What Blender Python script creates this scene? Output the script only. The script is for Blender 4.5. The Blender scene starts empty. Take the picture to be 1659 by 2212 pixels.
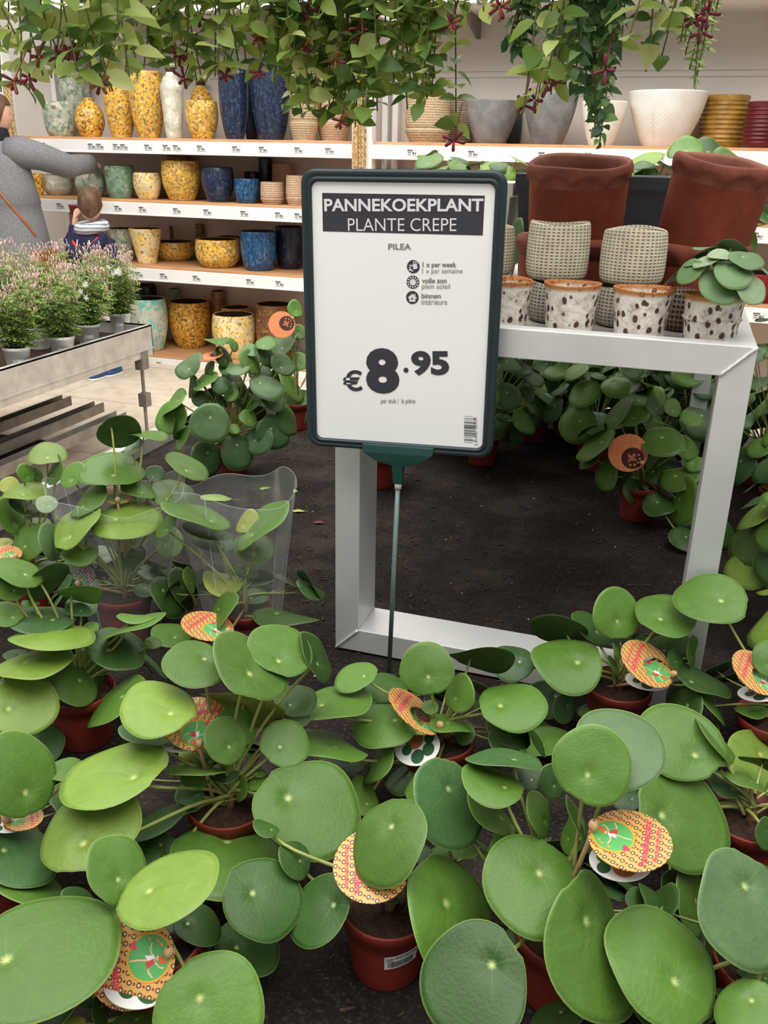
import bpy, math, random
from mathutils import Vector, Matrix
random.seed(7)
PI = math.pi
scene = bpy.context.scene
COL = scene.collection

# ------------------------------------------------------------------ camera
CAMZ = 1.51                      # eye height above the shop floor (m)
TABLE = CAMZ - 0.911             # felt surface of the plant bench
FOC = 1912.0                     # focal length in pixels of the 1659 px wide frame
CAM = Vector((0, 0, CAMZ))
_p, _r, _y = map(math.radians, (21.95, 1.21, 17.8))
FWD = Vector((-math.sin(_y)*math.cos(_p), math.cos(_y)*math.cos(_p), -math.sin(_p)))
_ri = Vector((math.cos(_y), math.sin(_y), 0)); _up = _ri.cross(FWD)
RGT = _ri*math.cos(_r) + _up*math.sin(_r)
UPV = -_ri*math.sin(_r) + _up*math.cos(_r)
cd = bpy.data.cameras.new('camera'); co = bpy.data.objects.new('camera', cd); COL.objects.link(co)
cd.sensor_fit = 'HORIZONTAL'; cd.sensor_width = 36; cd.lens = 36*FOC/1659.0
cd.clip_start = 0.02; cd.clip_end = 100
co.matrix_world = Matrix.Translation(CAM) @ Matrix((RGT, UPV, -FWD)).transposed().to_4x4()
scene.camera = co
# ------------------------------------------------------------------ light
w = bpy.data.worlds.new('world'); scene.world = w; w.use_nodes = True
bg = w.node_tree.nodes['Background']; bg.inputs[0].default_value = (1.0, 0.985, 0.96, 1); bg.inputs[1].default_value = 0.42
def area(name, loc, target, sx, sy, power, col=(1, 1, 1)):
    l = bpy.data.lights.new(name, 'AREA'); l.shape = 'RECTANGLE'; l.size = sx; l.size_y = sy; l.energy = power; l.color = col
    o = bpy.data.objects.new(name, l); COL.objects.link(o); o.location = loc
    o.rotation_euler = (Vector(target)-Vector(loc)).to_track_quat('-Z', 'Y').to_euler(); return o
area('skylight', (-0.3, 0.6, 4.6), (-0.3, 0.9, 0), 5.5, 4.5, 290, (1, 0.985, 0.95))
area('aisle_light', (-2.5, 3.7, 4.2), (-2.7, 4.3, 0), 6, 2.6, 205, (1, 0.98, 0.95))
scene.view_settings.view_transform = 'Standard'; scene.view_settings.look = 'None'
scene.view_settings.exposure = 0.17; scene.view_settings.gamma = 1.0; scene.view_settings.use_curve_mapping = False
scene.cycles.use_denoising = True
scene.cycles.transparent_max_bounces = 24

# ------------------------------------------------------------------ sight lines: photograph pixel -> point in the shop
def ray(x, y): return FWD + RGT*((x-829.5)/FOC) - UPV*((y-1106.0)/FOC)
def at(x, y, Y=None, Z=None, X=None):
    d = ray(x, y)
    t = Y/d.y if Y is not None else ((Z-CAMZ)/d.z if Z is not None else X/d.x)
    return CAM + d*t
def depth(P): return (Vector(P)-CAM).dot(FWD)

# ------------------------------------------------------------------ materials
def srgb(c):
    f = lambda v: v/12.92 if v <= 0.04045 else ((v+0.055)/1.055)**2.4
    return tuple(f(v/255.0) for v in c[:3]) + (1,)
MATS = {}
class NT:
    def __init__(s, name):
        s.m = bpy.data.materials.new(name); s.m.use_nodes = True; s.t = s.m.node_tree
        s.b = s.t.nodes['Principled BSDF']; s.out = s.t.nodes['Material Output']; MATS[name] = s.m
    def n(s, typ, **kw):
        o = s.t.nodes.new(typ)
        for k, v in kw.items(): setattr(o, k, v)
        return o
    def l(s, a, b): s.t.links.new(a, b)
    def math(s, op, a, b=None, c=None):
        o = s.n('ShaderNodeMath', operation=op)
        for i, v in enumerate((a, b, c)):
            if v is None: continue
            if isinstance(v, (int, float)): o.inputs[i].default_value = v
            else: s.l(v, o.inputs[i])
        return o.outputs[0]
    def coord(s, kind='Object', scale=(1, 1, 1)):
        t = s.n('ShaderNodeTexCoord'); m = s.n('ShaderNodeMapping'); s.l(t.outputs[kind], m.inputs[0]); m.inputs['Scale'].default_value = scale
        return m.outputs[0]
    def noise(s, co, scale, detail=4, rough=0.55):
        o = s.n('ShaderNodeTexNoise'); s.l(co, o.inputs['Vector']); o.inputs['Scale'].default_value = scale
        o.inputs['Detail'].default_value = detail; o.inputs['Roughness'].default_value = rough; return o.outputs[0]
    def voro(s, co, scale, feature='F1'):
        o = s.n('ShaderNodeTexVoronoi', feature=feature); s.l(co, o.inputs['Vector']); o.inputs['Scale'].default_value = scale; return o
    def ramp(s, fac, stops, interp='LINEAR'):
        o = s.n('ShaderNodeValToRGB'); s.l(fac, o.inputs[0]); o.color_ramp.interpolation = interp
        e = o.color_ramp.elements
        while len(e) < len(stops): e.new(0.5)
        for i, (p, c) in enumerate(stops): e[i].position = p; e[i].color = srgb(c)
        return o.outputs[0]
    def mix(s, fac, a, b):
        o = s.n('ShaderNodeMix', data_type='RGBA')
        if isinstance(fac, (int, float)): o.inputs[0].default_value = fac
        else: s.l(fac, o.inputs[0])
        for v, i in ((a, 6), (b, 7)):
            if isinstance(v, tuple): o.inputs[i].default_value = v
            else: s.l(v, o.inputs[i])
        return o.outputs[2]
    def bump(s, h, strength=0.3, dist=0.002):
        o = s.n('ShaderNodeBump'); s.l(h, o.inputs['Height']); o.inputs['Strength'].default_value = strength
        o.inputs['Distance'].default_value = dist; s.l(o.outputs[0], s.b.inputs['Normal'])
    def col(s, v):
        if isinstance(v, tuple): s.b.inputs['Base Color'].default_value = v
        else: s.l(v, s.b.inputs['Base Color'])
    def rough(s, r, metal=0, spec=0.5):
        s.b.inputs['Roughness'].default_value = r; s.b.inputs['Metallic'].default_value = metal
        s.b.inputs['Specular IOR Level'].default_value = spec

def plain(name, c, rough=0.6, metal=0, spec=0.4, var=0.12, scale=30, bump=0.0):
    if name in MATS: return MATS[name]
    m = NT(name); co_ = m.coord()
    f = m.noise(co_, scale)
    lo = tuple(v*(1-var) for v in c); hi = tuple(min(255, v*(1+var)) for v in c)
    m.col(m.ramp(f, [(0.25, lo), (0.75, hi)])); m.rough(rough, metal, spec)
    if bump: m.bump(f, bump, 0.003)
    return m.m
def mottled(name, cols, scale, rough=0.35, bump=0.15, stretch=(1, 1, 1), spec=0.5, cells=False):
    """a glaze: a base with patches of the further colours"""
    if name in MATS: return MATS[name]
    m = NT(name); co_ = m.coord(scale=stretch)
    base = None
    for i, (c, lo) in enumerate(cols):
        if base is None:
            f = m.noise(co_, scale*0.35, 3); base = m.ramp(f, [(0.3, tuple(v*0.86 for v in c)), (0.7, tuple(min(255, v*1.08) for v in c))]); continue
        mp = m.n('ShaderNodeMapping'); m.l(co_, mp.inputs[0]); mp.inputs['Location'].default_value = (i*3.1, i*1.7, i*2.3)
        f = m.noise(mp.outputs[0], scale*(1+0.25*i), 5, 0.6)
        r = m.n('ShaderNodeMapRange'); m.l(f, r.inputs[0]); r.inputs[1].default_value = lo; r.inputs[2].default_value = lo+0.035
        base = m.mix(r.outputs[0], base, srgb(c))
    m.col(base); m.rough(rough, 0, spec)
    m.bump(m.noise(co_, scale*1.5, 4), bump, 0.004)
    return m.m

# ------------------------------------------------------------------ objects
def tag(o, label=None, cat=None, group=None, kind=None):
    if label: o['label'] = label
    if cat: o['category'] = cat
    if group: o['group'] = group
    if kind: o['kind'] = kind
    return o
def thing(name, label, cat, loc, group=None, rz=0):
    o = bpy.data.objects.new(name, None); COL.objects.link(o); o.empty_display_size = 0.05
    o.location = loc; o.rotation_euler = (0, 0, rz); return tag(o, label, cat, group)
def basis(o):                      # world matrix of a thing as placed
    return Matrix.LocRotScale(o.location, o.rotation_euler, o.scale)
class MB:
    def __init__(s): s.v = []; s.f = []; s.mi = []; s.uv = []; s.cur = 0
    def add(s, vs, fs, uvs=None):
        k = len(s.v); s.v += [tuple(v) for v in vs]; s.f += [tuple(i+k for i in f) for f in fs]
        s.mi += [s.cur]*len(fs); s.uv += list(uvs) if uvs else [(0, 0)]*len(vs); return s
    def box(s, a, b, M=None):
        x0, y0, z0 = a; x1, y1, z1 = b
        vs = [Vector(q) for q in ((x0,y0,z0),(x1,y0,z0),(x1,y1,z0),(x0,y1,z0),(x0,y0,z1),(x1,y0,z1),(x1,y1,z1),(x0,y1,z1))]
        if M: vs = [M @ q for q in vs]
        return s.add(vs, [(3,2,1,0),(4,5,6,7),(0,1,5,4),(1,2,6,5),(2,3,7,6),(3,0,4,7)])
    def lathe(s, prof, n=40, off=(0, 0, 0), warp=None, M=None):
        vs, fs, uv = [], [], []
        for j, (r, z) in enumerate(prof):
            for i in range(n):
                a = 2*PI*i/n; rr, zz = (r, z) if not warp else warp(r, z, a, j)
                q = Vector((off[0]+rr*math.cos(a), off[1]+rr*math.sin(a), off[2]+zz))
                vs.append(M @ q if M else q); uv.append((i/n, j/max(1, len(prof)-1)))
        for j in range(len(prof)-1):
            for i in range(n):
                k = (i+1) % n; fs.append((j*n+i, j*n+k, (j+1)*n+k, (j+1)*n+i))
        return s.add(vs, fs, uv)
    def tube(s, pts, r, n=8, flat=None, cap=True):
        pts = [Vector(p) for p in pts]; m = len(pts); rs = r if isinstance(r, (list, tuple)) else [r]*m
        vs, fs = [], []; ref = None
        for j in range(m):
            d = (pts[min(j+1, m-1)]-pts[max(j-1, 0)]).normalized()
            if ref is None:
                ref = Vector((0, 0, 1)) if abs(d.z) < 0.9 else Vector((1, 0, 0))
            u = (ref - d*ref.dot(d)).normalized(); ref = u; v = d.cross(u)
            for i in range(n):
                a = 2*PI*i/n; vs.append(pts[j]+(u*math.cos(a)*(flat or 1)+v*math.sin(a))*rs[j])
        for j in range(m-1):
            for i in range(n):
                k = (i+1) % n; fs.append((j*n+i, j*n+k, (j+1)*n+k, (j+1)*n+i))
        if cap: fs += [tuple(range(n-1, -1, -1)), tuple(range((m-1)*n, m*n))]
        return s.add(vs, fs)
    def loft(s, rings, cap=True):
        n = len(rings[0]); vs = [q for r_ in rings for q in r_]; fs = []
        for j in range(len(rings)-1):
            for i in range(n):
                k = (i+1) % n; fs.append((j*n+i, j*n+k, (j+1)*n+k, (j+1)*n+i))
        if cap: fs += [tuple(range(n-1, -1, -1)), tuple(range((len(rings)-1)*n, len(rings)*n))]
        return s.add(vs, fs)
    def poly(s, pts, z=0.0, M=None):
        vs = [Vector((x, y, z)) for x, y in pts]
        if M: vs = [M @ q for q in vs]
        return s.add(vs, [tuple(range(len(vs)))], [(x, y) for x, y in pts])
    def disc(s, c, r, z=0.0, n=32, r2=None, M=None):
        vs = [Vector((c[0]+r*math.cos(2*PI*i/n), c[1]+(r2 or r)*math.sin(2*PI*i/n), z)) for i in range(n)]
        if M: vs = [M @ q for q in vs]
        return s.add(vs, [tuple(range(n))])
    def mesh(s, name, mats, smooth=True, uv=False):
        me = bpy.data.meshes.new(name); me.from_pydata(s.v, [], s.f)
        for m in (mats if isinstance(mats, (list, tuple)) else [mats]): me.materials.append(m)
        me.polygons.foreach_set('material_index', s.mi)
        me.polygons.foreach_set('use_smooth', [smooth]*len(s.f))
        if uv:
            L = me.uv_layers.new(name='UVMap'); buf = []
            for lp in me.loops: buf += s.uv[lp.vertex_index]
            L.data.foreach_set('uv', buf)
        me.update(); return me
    def build(s, name, mats, parent=None, smooth=True, uv=False, M=None, bevel=0, world=False):
        o = bpy.data.objects.new(name, s.mesh(name, mats, smooth, uv)); COL.objects.link(o)
        if parent: o.parent = parent
        if world: o.matrix_basis = basis(parent).inverted()     # vertices were given in shop coordinates
        if M: o.matrix_basis = M
        if bevel:
            b = o.modifiers.new('bevel', 'BEVEL'); b.width = bevel; b.segments = 2; b.limit_method = 'ANGLE'
        if smooth and bevel: pass
        return o
def obj_from(me, name, parent=None, M=None):
    o = bpy.data.objects.new(name, me); COL.objects.link(o)
    if parent: o.parent = parent
    if M: o.matrix_basis = M
    return o
def structure(name, mb, mats, **k):
    return tag(mb.build(name, mats, **k), kind='structure')
def copy_thing(src, loc, label=None, group=None):
    c = src.copy(); COL.objects.link(c); c.location = loc
    if label: c['label'] = label
    if group: c['group'] = group
    def rec(a, b):
        for ch in a.children:
            d = ch.copy(); COL.objects.link(d); d.parent = b; rec(ch, d)
    rec(src, c); return c
def crom(pts, n=6):
    """a smooth curve through control points (tuples of any length)"""
    out = []; P = [pts[0]] + list(pts) + [pts[-1]]
    for i in range(1, len(P)-2):
        for k in range(n):
            t = k/n; out.append(tuple(0.5*((2*b)+(-a+c)*t+(2*a-5*b+4*c-d)*t*t+(-a+3*b-3*c+d)*t**3) for a, b, c, d in zip(P[i-1], P[i], P[i+1], P[i+2])))
    out.append(tuple(pts[-1])); return out
_fonts = {}
def text_mesh(body, w, h, bold=0.0, name='lettering', fit_h=None):
    """lettering scaled to a box w x h, lower left corner at the origin, as a flat mesh (verts, faces)"""
    cu = bpy.data.curves.new('t', 'FONT'); cu.body = body; cu.size = 1; cu.offset = bold; cu.resolution_u = 4
    o = bpy.data.objects.new('t', cu); COL.objects.link(o)
    dg = bpy.context.evaluated_depsgraph_get(); dg.update()
    me = o.evaluated_get(dg).to_mesh()
    vs = [v.co.copy() for v in me.vertices]; fs = [tuple(p.vertices) for p in me.polygons]
    bpy.data.objects.remove(o); bpy.data.curves.remove(cu)
    x0 = min(v.x for v in vs); x1 = max(v.x for v in vs); y0 = min(v.y for v in vs); y1 = max(v.y for v in vs)
    return [((v.x-x0)/(x1-x0)*w, (v.y-y0)/(y1-y0)*h, 0) for v in vs], fs
# ------------------------------------------------------------------ materials used all over
def make_mats():
    # wall paint
    m = NT('wall_paint'); c = m.coord(); m.col(m.ramp(m.noise(c, 1.2, 5), [(0.3, (202, 194, 186)), (0.7, (214, 206, 198))])); m.rough(0.75, 0, 0.25)
    # floor tiles: 0.6 m squares with thin grey joints
    m = NT('floor_tile'); c = m.coord()
    b = m.n('ShaderNodeTexBrick'); m.l(c, b.inputs['Vector']); b.offset = 0; b.inputs['Scale'].default_value = 1.0
    b.inputs['Brick Width'].default_value = 0.95; b.inputs['Row Height'].default_value = 0.95; b.inputs['Mortar Size'].default_value = 0.005
    b.inputs['Mortar'].default_value = srgb((176, 160, 140))
    n1 = m.ramp(m.noise(c, 9, 8, 0.7), [(0.3, (196, 180, 158)), (0.5, (222, 206, 184)), (0.72, (236, 222, 202))])
    m.l(n1, b.inputs['Color1']); m.l(n1, b.inputs['Color2']); m.col(b.outputs[0]); m.rough(0.45, 0, 0.4)
    # felt mat
    m = NT('felt'); c = m.coord()
    n1 = m.noise(c, 7, 6, 0.65); n2 = m.noise(c, 160, 4, 0.8)
    a = m.ramp(n1, [(0.3, (26, 23, 22)), (0.5, (40, 35, 33)), (0.75, (64, 56, 51))])
    k = m.ramp(n2, [(0.52, (0, 0, 0)), (0.70, (96, 82, 70))])
    mx = m.n('ShaderNodeMix', data_type='RGBA', blend_type='ADD'); mx.inputs[0].default_value = 0.5; m.l(a, mx.inputs[6]); m.l(k, mx.inputs[7])
    m.col(mx.outputs[2]); m.rough(0.95, 0, 0.1); m.bump(n2, 0.8, 0.004)
    # brushed aluminium
    m = NT('aluminium'); c = m.coord(scale=(60, 60, 6))
    n1 = m.noise(c, 1.2, 4); n2 = m.noise(m.coord(), 6, 4)
    m.col(m.ramp(n2, [(0.3, (214, 215, 215)), (0.7, (230, 231, 230))])); m.rough(0.42, 0.45, 0.5)
    m.l(m.math('MULTIPLY_ADD', n1, 0.18, 0.34), m.b.inputs['Roughness'])
    plain('galvanised', (196, 192, 186), 0.5, 0.45, 0.5, 0.1, 14)
    plain('dull_steel', (128, 122, 114), 0.55, 0.4, 0.4, 0.15, 12)
    plain('black_plastic', (34, 34, 36), 0.5, 0, 0.4)
    plain('anthracite', (52, 55, 60), 0.5, 0, 0.4, 0.08, 10)
    plain('shelf_white', (236, 233, 230), 0.45, 0, 0.4, 0.02, 5)
    plain('label_white', (228, 228, 222), 0.5, 0, 0.3, 0.02)
    plain('print_dark', (104, 104, 106), 0.6, 0, 0.2, 0.05)
    m = NT('shelf_wood'); c = m.coord(scale=(2.5, 30, 30)); m.col(m.ramp(m.noise(c, 1.5, 5), [(0.3, (176, 128, 84)), (0.6, (200, 150, 104)), (0.8, (212, 166, 120))])); m.rough(0.6)
    plain('dark_inside', (58, 48, 42), 0.8, 0, 0.2, 0.15, 20)
    # glazes
    mottled('glaze_yellow', [((224, 174, 66), 0), ((230, 200, 130), 0.55), ((148, 118, 78), 0.55), ((118, 94, 70), 0.57)], 34, 0.3)
    mottled('glaze_amber', [((222, 164, 52), 0), ((236, 200, 122), 0.54), ((132, 92, 44), 0.54), ((104, 74, 50), 0.58)], 34, 0.32)
    mottled('glaze_cream_yellow', [((232, 214, 168), 0), ((242, 186, 40), 0.53), ((138, 112, 78), 0.57)], 32, 0.35)
    mottled('glaze_sage', [((176, 180, 160), 0), ((112, 144, 124), 0.52), ((202, 196, 176), 0.56), ((128, 96, 74), 0.62)], 16, 0.45)
    mottled('glaze_green', [((122, 150, 122), 0), ((92, 128, 110), 0.53), ((164, 172, 142), 0.57), ((110, 84, 64), 0.6)], 18, 0.45)
    mottled('glaze_pale', [((206, 200, 182), 0), ((176, 182, 162), 0.52), ((228, 220, 202), 0.55), ((150, 122, 92), 0.66)], 14, 0.45)
    mottled('glaze_turquoise', [((206, 206, 188), 0), ((120, 200, 186), 0.53), ((86, 172, 164), 0.6), ((122, 98, 78), 0.62)], 15, 0.35)
    mottled('glaze_blue', [((36, 46, 70), 0), ((54, 78, 112), 0.55), ((28, 32, 46), 0.53), ((96, 118, 146), 0.66)], 40, 0.22, 0.15, (1.6, 1.6, 0.7))
    mottled('glaze_bright_blue', [((38, 76, 116), 0), ((68, 122, 164), 0.55), ((30, 42, 70), 0.55)], 40, 0.22, 0.15, (1.6, 1.6, 0.7))
    mottled('glaze_navy', [((24, 30, 48), 0), ((40, 56, 92), 0.58)], 22, 0.25)
    mottled('glaze_brown', [((120, 84, 50), 0), ((168, 116, 60), 0.55), ((84, 60, 44), 0.57)], 24, 0.4)
    mottled('glaze_grey', [((128, 126, 124), 0), ((154, 152, 148), 0.54), ((100, 98, 96), 0.58)], 11, 0.6)
    plain('clay_base', (176, 124, 84), 0.7, 0, 0.3, 0.08, 30)
    for nm, ca, cb in (('ribbed_tan', (150, 128, 100), (196, 172, 138)), ('woven_brown', (104, 88, 74), (160, 142, 122)), ('ribbed_pink', (166, 136, 110), (202, 172, 144))):
        m = NT(nm); c = m.coord(); s = m.n('ShaderNodeSeparateXYZ'); m.l(c, s.inputs[0])
        wv = m.math('SINE', m.math('MULTIPLY', s.outputs[2], 420.0)); nz = m.noise(c, 70, 3)
        f = m.math('ADD', m.math('MULTIPLY', wv, 0.25), nz); m.col(m.ramp(f, [(0.3, ca), (0.7, cb)])); m.rough(0.75, 0, 0.25); m.bump(f, 0.5, 0.004)
    for nm, ca, cb in (('hatched_white', (222, 216, 206), (244, 240, 232)), ('hatched_grey', (92, 92, 94), (150, 149, 148))):
        m = NT(nm); t = m.n('ShaderNodeTexCoord'); s = m.n('ShaderNodeSeparateXYZ'); m.l(t.outputs['UV'], s.inputs[0])
        d = m.math('SINE', m.math('ADD', m.math('MULTIPLY', s.outputs[0], 2*PI*70), m.math('MULTIPLY', s.outputs[1], 190.0)))
        e = m.math('ADD', m.math('MULTIPLY', d, 0.22), m.noise(m.coord(), 9, 5)); m.col(m.ramp(e, [(0.28, ca), (0.72, cb)])); m.rough(0.6, 0, 0.3); m.bump(d, 0.35, 0.003)
    m = NT('glaze_ochre'); c = m.coord(); s = m.n('ShaderNodeSeparateXYZ'); m.l(c, s.inputs[0])
    m.col(m.ramp(m.noise(c, 10, 4), [(0.3, (120, 88, 30)), (0.6, (168, 130, 58)), (0.8, (188, 156, 86))])); m.rough(0.25)
    plain('glaze_red', (132, 28, 40), 0.25, 0, 0.5, 0.12, 12)
    plain('glaze_dark_red', (92, 22, 34), 0.25, 0, 0.5, 0.12, 12)
    m = NT('rope'); c = m.coord(scale=(1, 1, 1)); m.col(m.ramp(m.noise(c, 60, 4), [(0.3, (150, 116, 70)), (0.7, (214, 186, 138))])); m.rough(0.8, 0, 0.2)
make_mats()

# ------------------------------------------------------------------ the shop shell
YS = 5.866                                   # front plane of the wall shelving
ZCAN = at(1000, 8, Y=YS).z                   # canopy shelf above the pots
YW = YS + 0.62                               # back wall
structure('floor', MB().box((-9, -3, -0.1), (5, YW+0.2, 0)), MATS['floor_tile'], smooth=False)
wb = MB().box((-9, YW, 0), (5, YW+0.2, 4.4))
zl = at(1200, 152, Y=YW).z
wb.box((-9, YW-0.006, zl-0.004), (5, YW, zl+0.012)); wb.box((-9, YW-0.006, zl-0.04), (5, YW, zl-0.03))
structure('wall_back', wb, MATS['wall_paint'], smooth=False)

# ------------------------------------------------------------------ wall shelving
SH = [at(400, 299, Y=YS).z, at(380, 435, Y=YS).z, at(500, 586, Y=YS).z, at(380, 772, Y=YS).z]
XA0, XA1, XB1 = -4.83, -2.115, 1.35
def label_mesh():
    b = MB(); b.box((-0.032, -0.004, -0.018), (0.032, 0, 0.018)); b.cur = 1
    b.box((-0.030, -0.005, 0.006), (0.008, -0.004, 0.0155)); b.box((-0.026, -0.005, -0.004), (-0.002, -0.004, 0.002))
    b.box((0.004, -0.005, -0.013), (0.018, -0.004, 0.001)); b.box((-0.026, -0.005, -0.013), (-0.006, -0.004, -0.009))
    b.box((0.022, -0.005, -0.014), (0.029, -0.004, 0.0)); return b.mesh('price_label', [MATS['label_white'], MATS['print_dark']], False)
LABEL = label_mesh()
def shelving(label, x0, x1, labels):
    t = thing('shelving_unit', label, 'shelf', ((x0+x1)/2, YS+0.3, 0), 'white shelving along the wall')
    I = basis(t).inverted()
    for k, z in enumerate(SH):
        bd = MB().box((x0+0.03, YS+0.012, z-0.028), (x1-0.03, YW-0.01, z)).build('shelf_board', MATS['shelf_wood'], t, False, world=True, bevel=0.003)
        rl = MB().box((x0+0.02, YS-0.02, z-0.105), (x1-0.02, YS+0.01, z-0.018)).box((x0+0.02, YS-0.026, z-0.105), (x1-0.02, YS-0.02, z-0.095))
        rl = rl.build('shelf_rail', MATS['shelf_white'], t, False, world=True, bevel=0.003)
        for px in labels[k]:
            q = at(px[0], px[1], Y=YS-0.022); o = obj_from(LABEL, 'price_label', rl)
            o.matrix_parent_inverse = Matrix(); o.matrix_basis = Matrix.Translation((q.x, YS-0.021, z-0.06))
    for x in (x0, x1):
        p = MB().box((x-0.03, YS-0.03, 0), (x+0.03, YS+0.05, 2.15)).box((x-0.02, YW-0.07, 0), (x+0.02, YW-0.01, 2.15))
        for z in SH: p.box((x-0.012, YS+0.03, z-0.10), (x+0.012, YW-0.03, z-0.03))
        p.cur = 1
        for i in range(40): p.box((x-0.016, YS-0.0315, 0.2+i*0.048), (x-0.008, YS-0.0295, 0.222+i*0.048))
        p.build('upright', [MATS['shelf_white'], MATS['dull_steel']], t, False, world=True)
    c = MB().box((x0, YS+0.01, ZCAN), (x1, YW-0.01, ZCAN+0.03)).build('canopy_board', MATS['shelf_white'], t, False, world=True)
    MB().box((x0, YS-0.02, ZCAN), (x1, YS+0.01, ZCAN+0.09)).build('canopy_rail', MATS['shelf_white'], t, False, world=True)
    for bx in ((x0+0.55), (x1-0.95)):
        M_ = MB(); a = [(YW-0.01, ZCAN-0.001), (YW-0.01, ZCAN-0.12), (YW-0.03, ZCAN-0.12), (YS+0.2, ZCAN-0.03), (YS+0.2, ZCAN-0.001)]
        M_.loft([[(bx-0.012, y, z) for y, z in a], [(bx+0.012, y, z) for y, z in a]]); M_.build('bracket', MATS['dull_steel'], t, False, world=True)
    return t
shelving('long white shelving bay with mottled yellow, green and blue pots, four wooden shelves', XA0, XA1,
    [[(52,306),(95,308),(198,313),(216,313),(252,314),(268,315),(320,315),(360,317),(382,317),(434,317),(510,317),(568,318),(645,318),(712,320)],
     [(130,441),(180,441),(255,446),(308,450),(382,454),(448,457),(528,462),(603,466),(645,470)],
     [(300,580),(353,585),(424,589),(540,597),(604,601)], [(395,776),(430,782),(345,770)]])
shelving('white shelving bay with grey, white and ochre planters on its top shelf', XA1+0.075, XB1,
    [[(890,318),(1022,321),(1174,325),(1275,328),(1423,330),(1590,334)], [(1635,507),(1200,480)], [(1640,670)], []])
# ------------------------------------------------------------------ pots on the shelves
SHAPE = {  # control points (radius / max radius, height / total height)
 'egg':   [(0.60, 0), (0.66, 0.02), (0.80, 0.18), (0.95, 0.42), (1.0, 0.66), (0.97, 0.88), (0.93, 1.0)],
 'tall':  [(0.56, 0), (0.62, 0.02), (0.80, 0.2), (0.95, 0.45), (1.0, 0.7), (0.98, 0.9), (0.94, 1.0)],
 'cyl':   [(0.72, 0), (0.76, 0.03), (0.9, 0.2), (0.98, 0.5), (1.0, 0.8), (0.99, 1.0)],
 'bowl':  [(0.62, 0), (0.72, 0.04), (0.93, 0.3), (1.0, 0.6), (0.97, 0.88), (0.94, 1.0)],
 'cone':  [(0.55, 0), (0.58, 0.02), (0.70, 0.3), (0.88, 0.7), (0.98, 0.93), (1.0, 1.0)],
 'flare': [(0.50, 0), (0.54, 0.02), (0.70, 0.25), (0.88, 0.6), (0.97, 0.87), (1.0, 1.0)],
 'jug':   [(0.55, 0), (0.68, 0.03), (0.95, 0.28), (1.0, 0.48), (0.85, 0.72), (0.50, 0.88), (0.36, 0.93), (0.40, 1.0)],
 'globe': [(0.55, 0), (0.70, 0.05), (0.97, 0.32), (1.0, 0.52), (0.88, 0.76), (0.62, 0.94), (0.58, 1.0)],
 'bottle':[(0.66, 0), (0.70, 0.02), (0.84, 0.25), (1.0, 0.62), (0.96, 0.72), (0.70, 0.82), (0.44, 0.88), (0.40, 0.95), (0.62, 1.0)],
 'groove':[(0.78, 0), (0.80, 0.02), (0.98, 0.20), (1.0, 0.26), (0.94, 0.30), (0.985, 0.34), (1.0, 0.5), (0.96, 0.97), (0.95, 1.0)],
 'straight':[(0.80, 0), (0.84, 0.02), (0.93, 0.15), (1.0, 0.4), (1.0, 0.7), (0.97, 0.9), (0.97, 1.0)],
}
def pot_mesh(shape, r, h, rib=0.0, fluted=0, wall=0.012):
    cp = [(a*r, b*h) for a, b in SHAPE[shape]]
    out = [(a, max(0.0, b)) for a, b in crom(cp, 7)]
    if rib:
        out = [(a + (rib*math.sin(b/h*2*PI*11) if 0.12 < b/h < 0.9 else 0), max(0.0, b)) for a, b in crom(cp, 24)]
    rt = cp[-1][0]; k = len(out); wall = min(wall, rt*0.25)
    prof = [(0.001, 0)] + out + [(rt-wall*0.5, h+wall*0.4), (rt-wall, h), (rt-wall*1.1, h*0.97), (min(rt, cp[-3][0])-wall*1.2, h*0.7), (0.001, h*0.62)]
    b = MB(); n = 48
    warp = None
    if fluted: warp = lambda r_, z_, a_, j_: (r_*(1-0.022*abs(math.sin(a_*fluted))**3) if 1 < j_ <= k else r_, z_)
    b.lathe(prof, n, warp=warp)
    b.mi = [0 if j < k+2 else 1 for j in range(len(prof)-1) for _ in range(n)]
    return b
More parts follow.
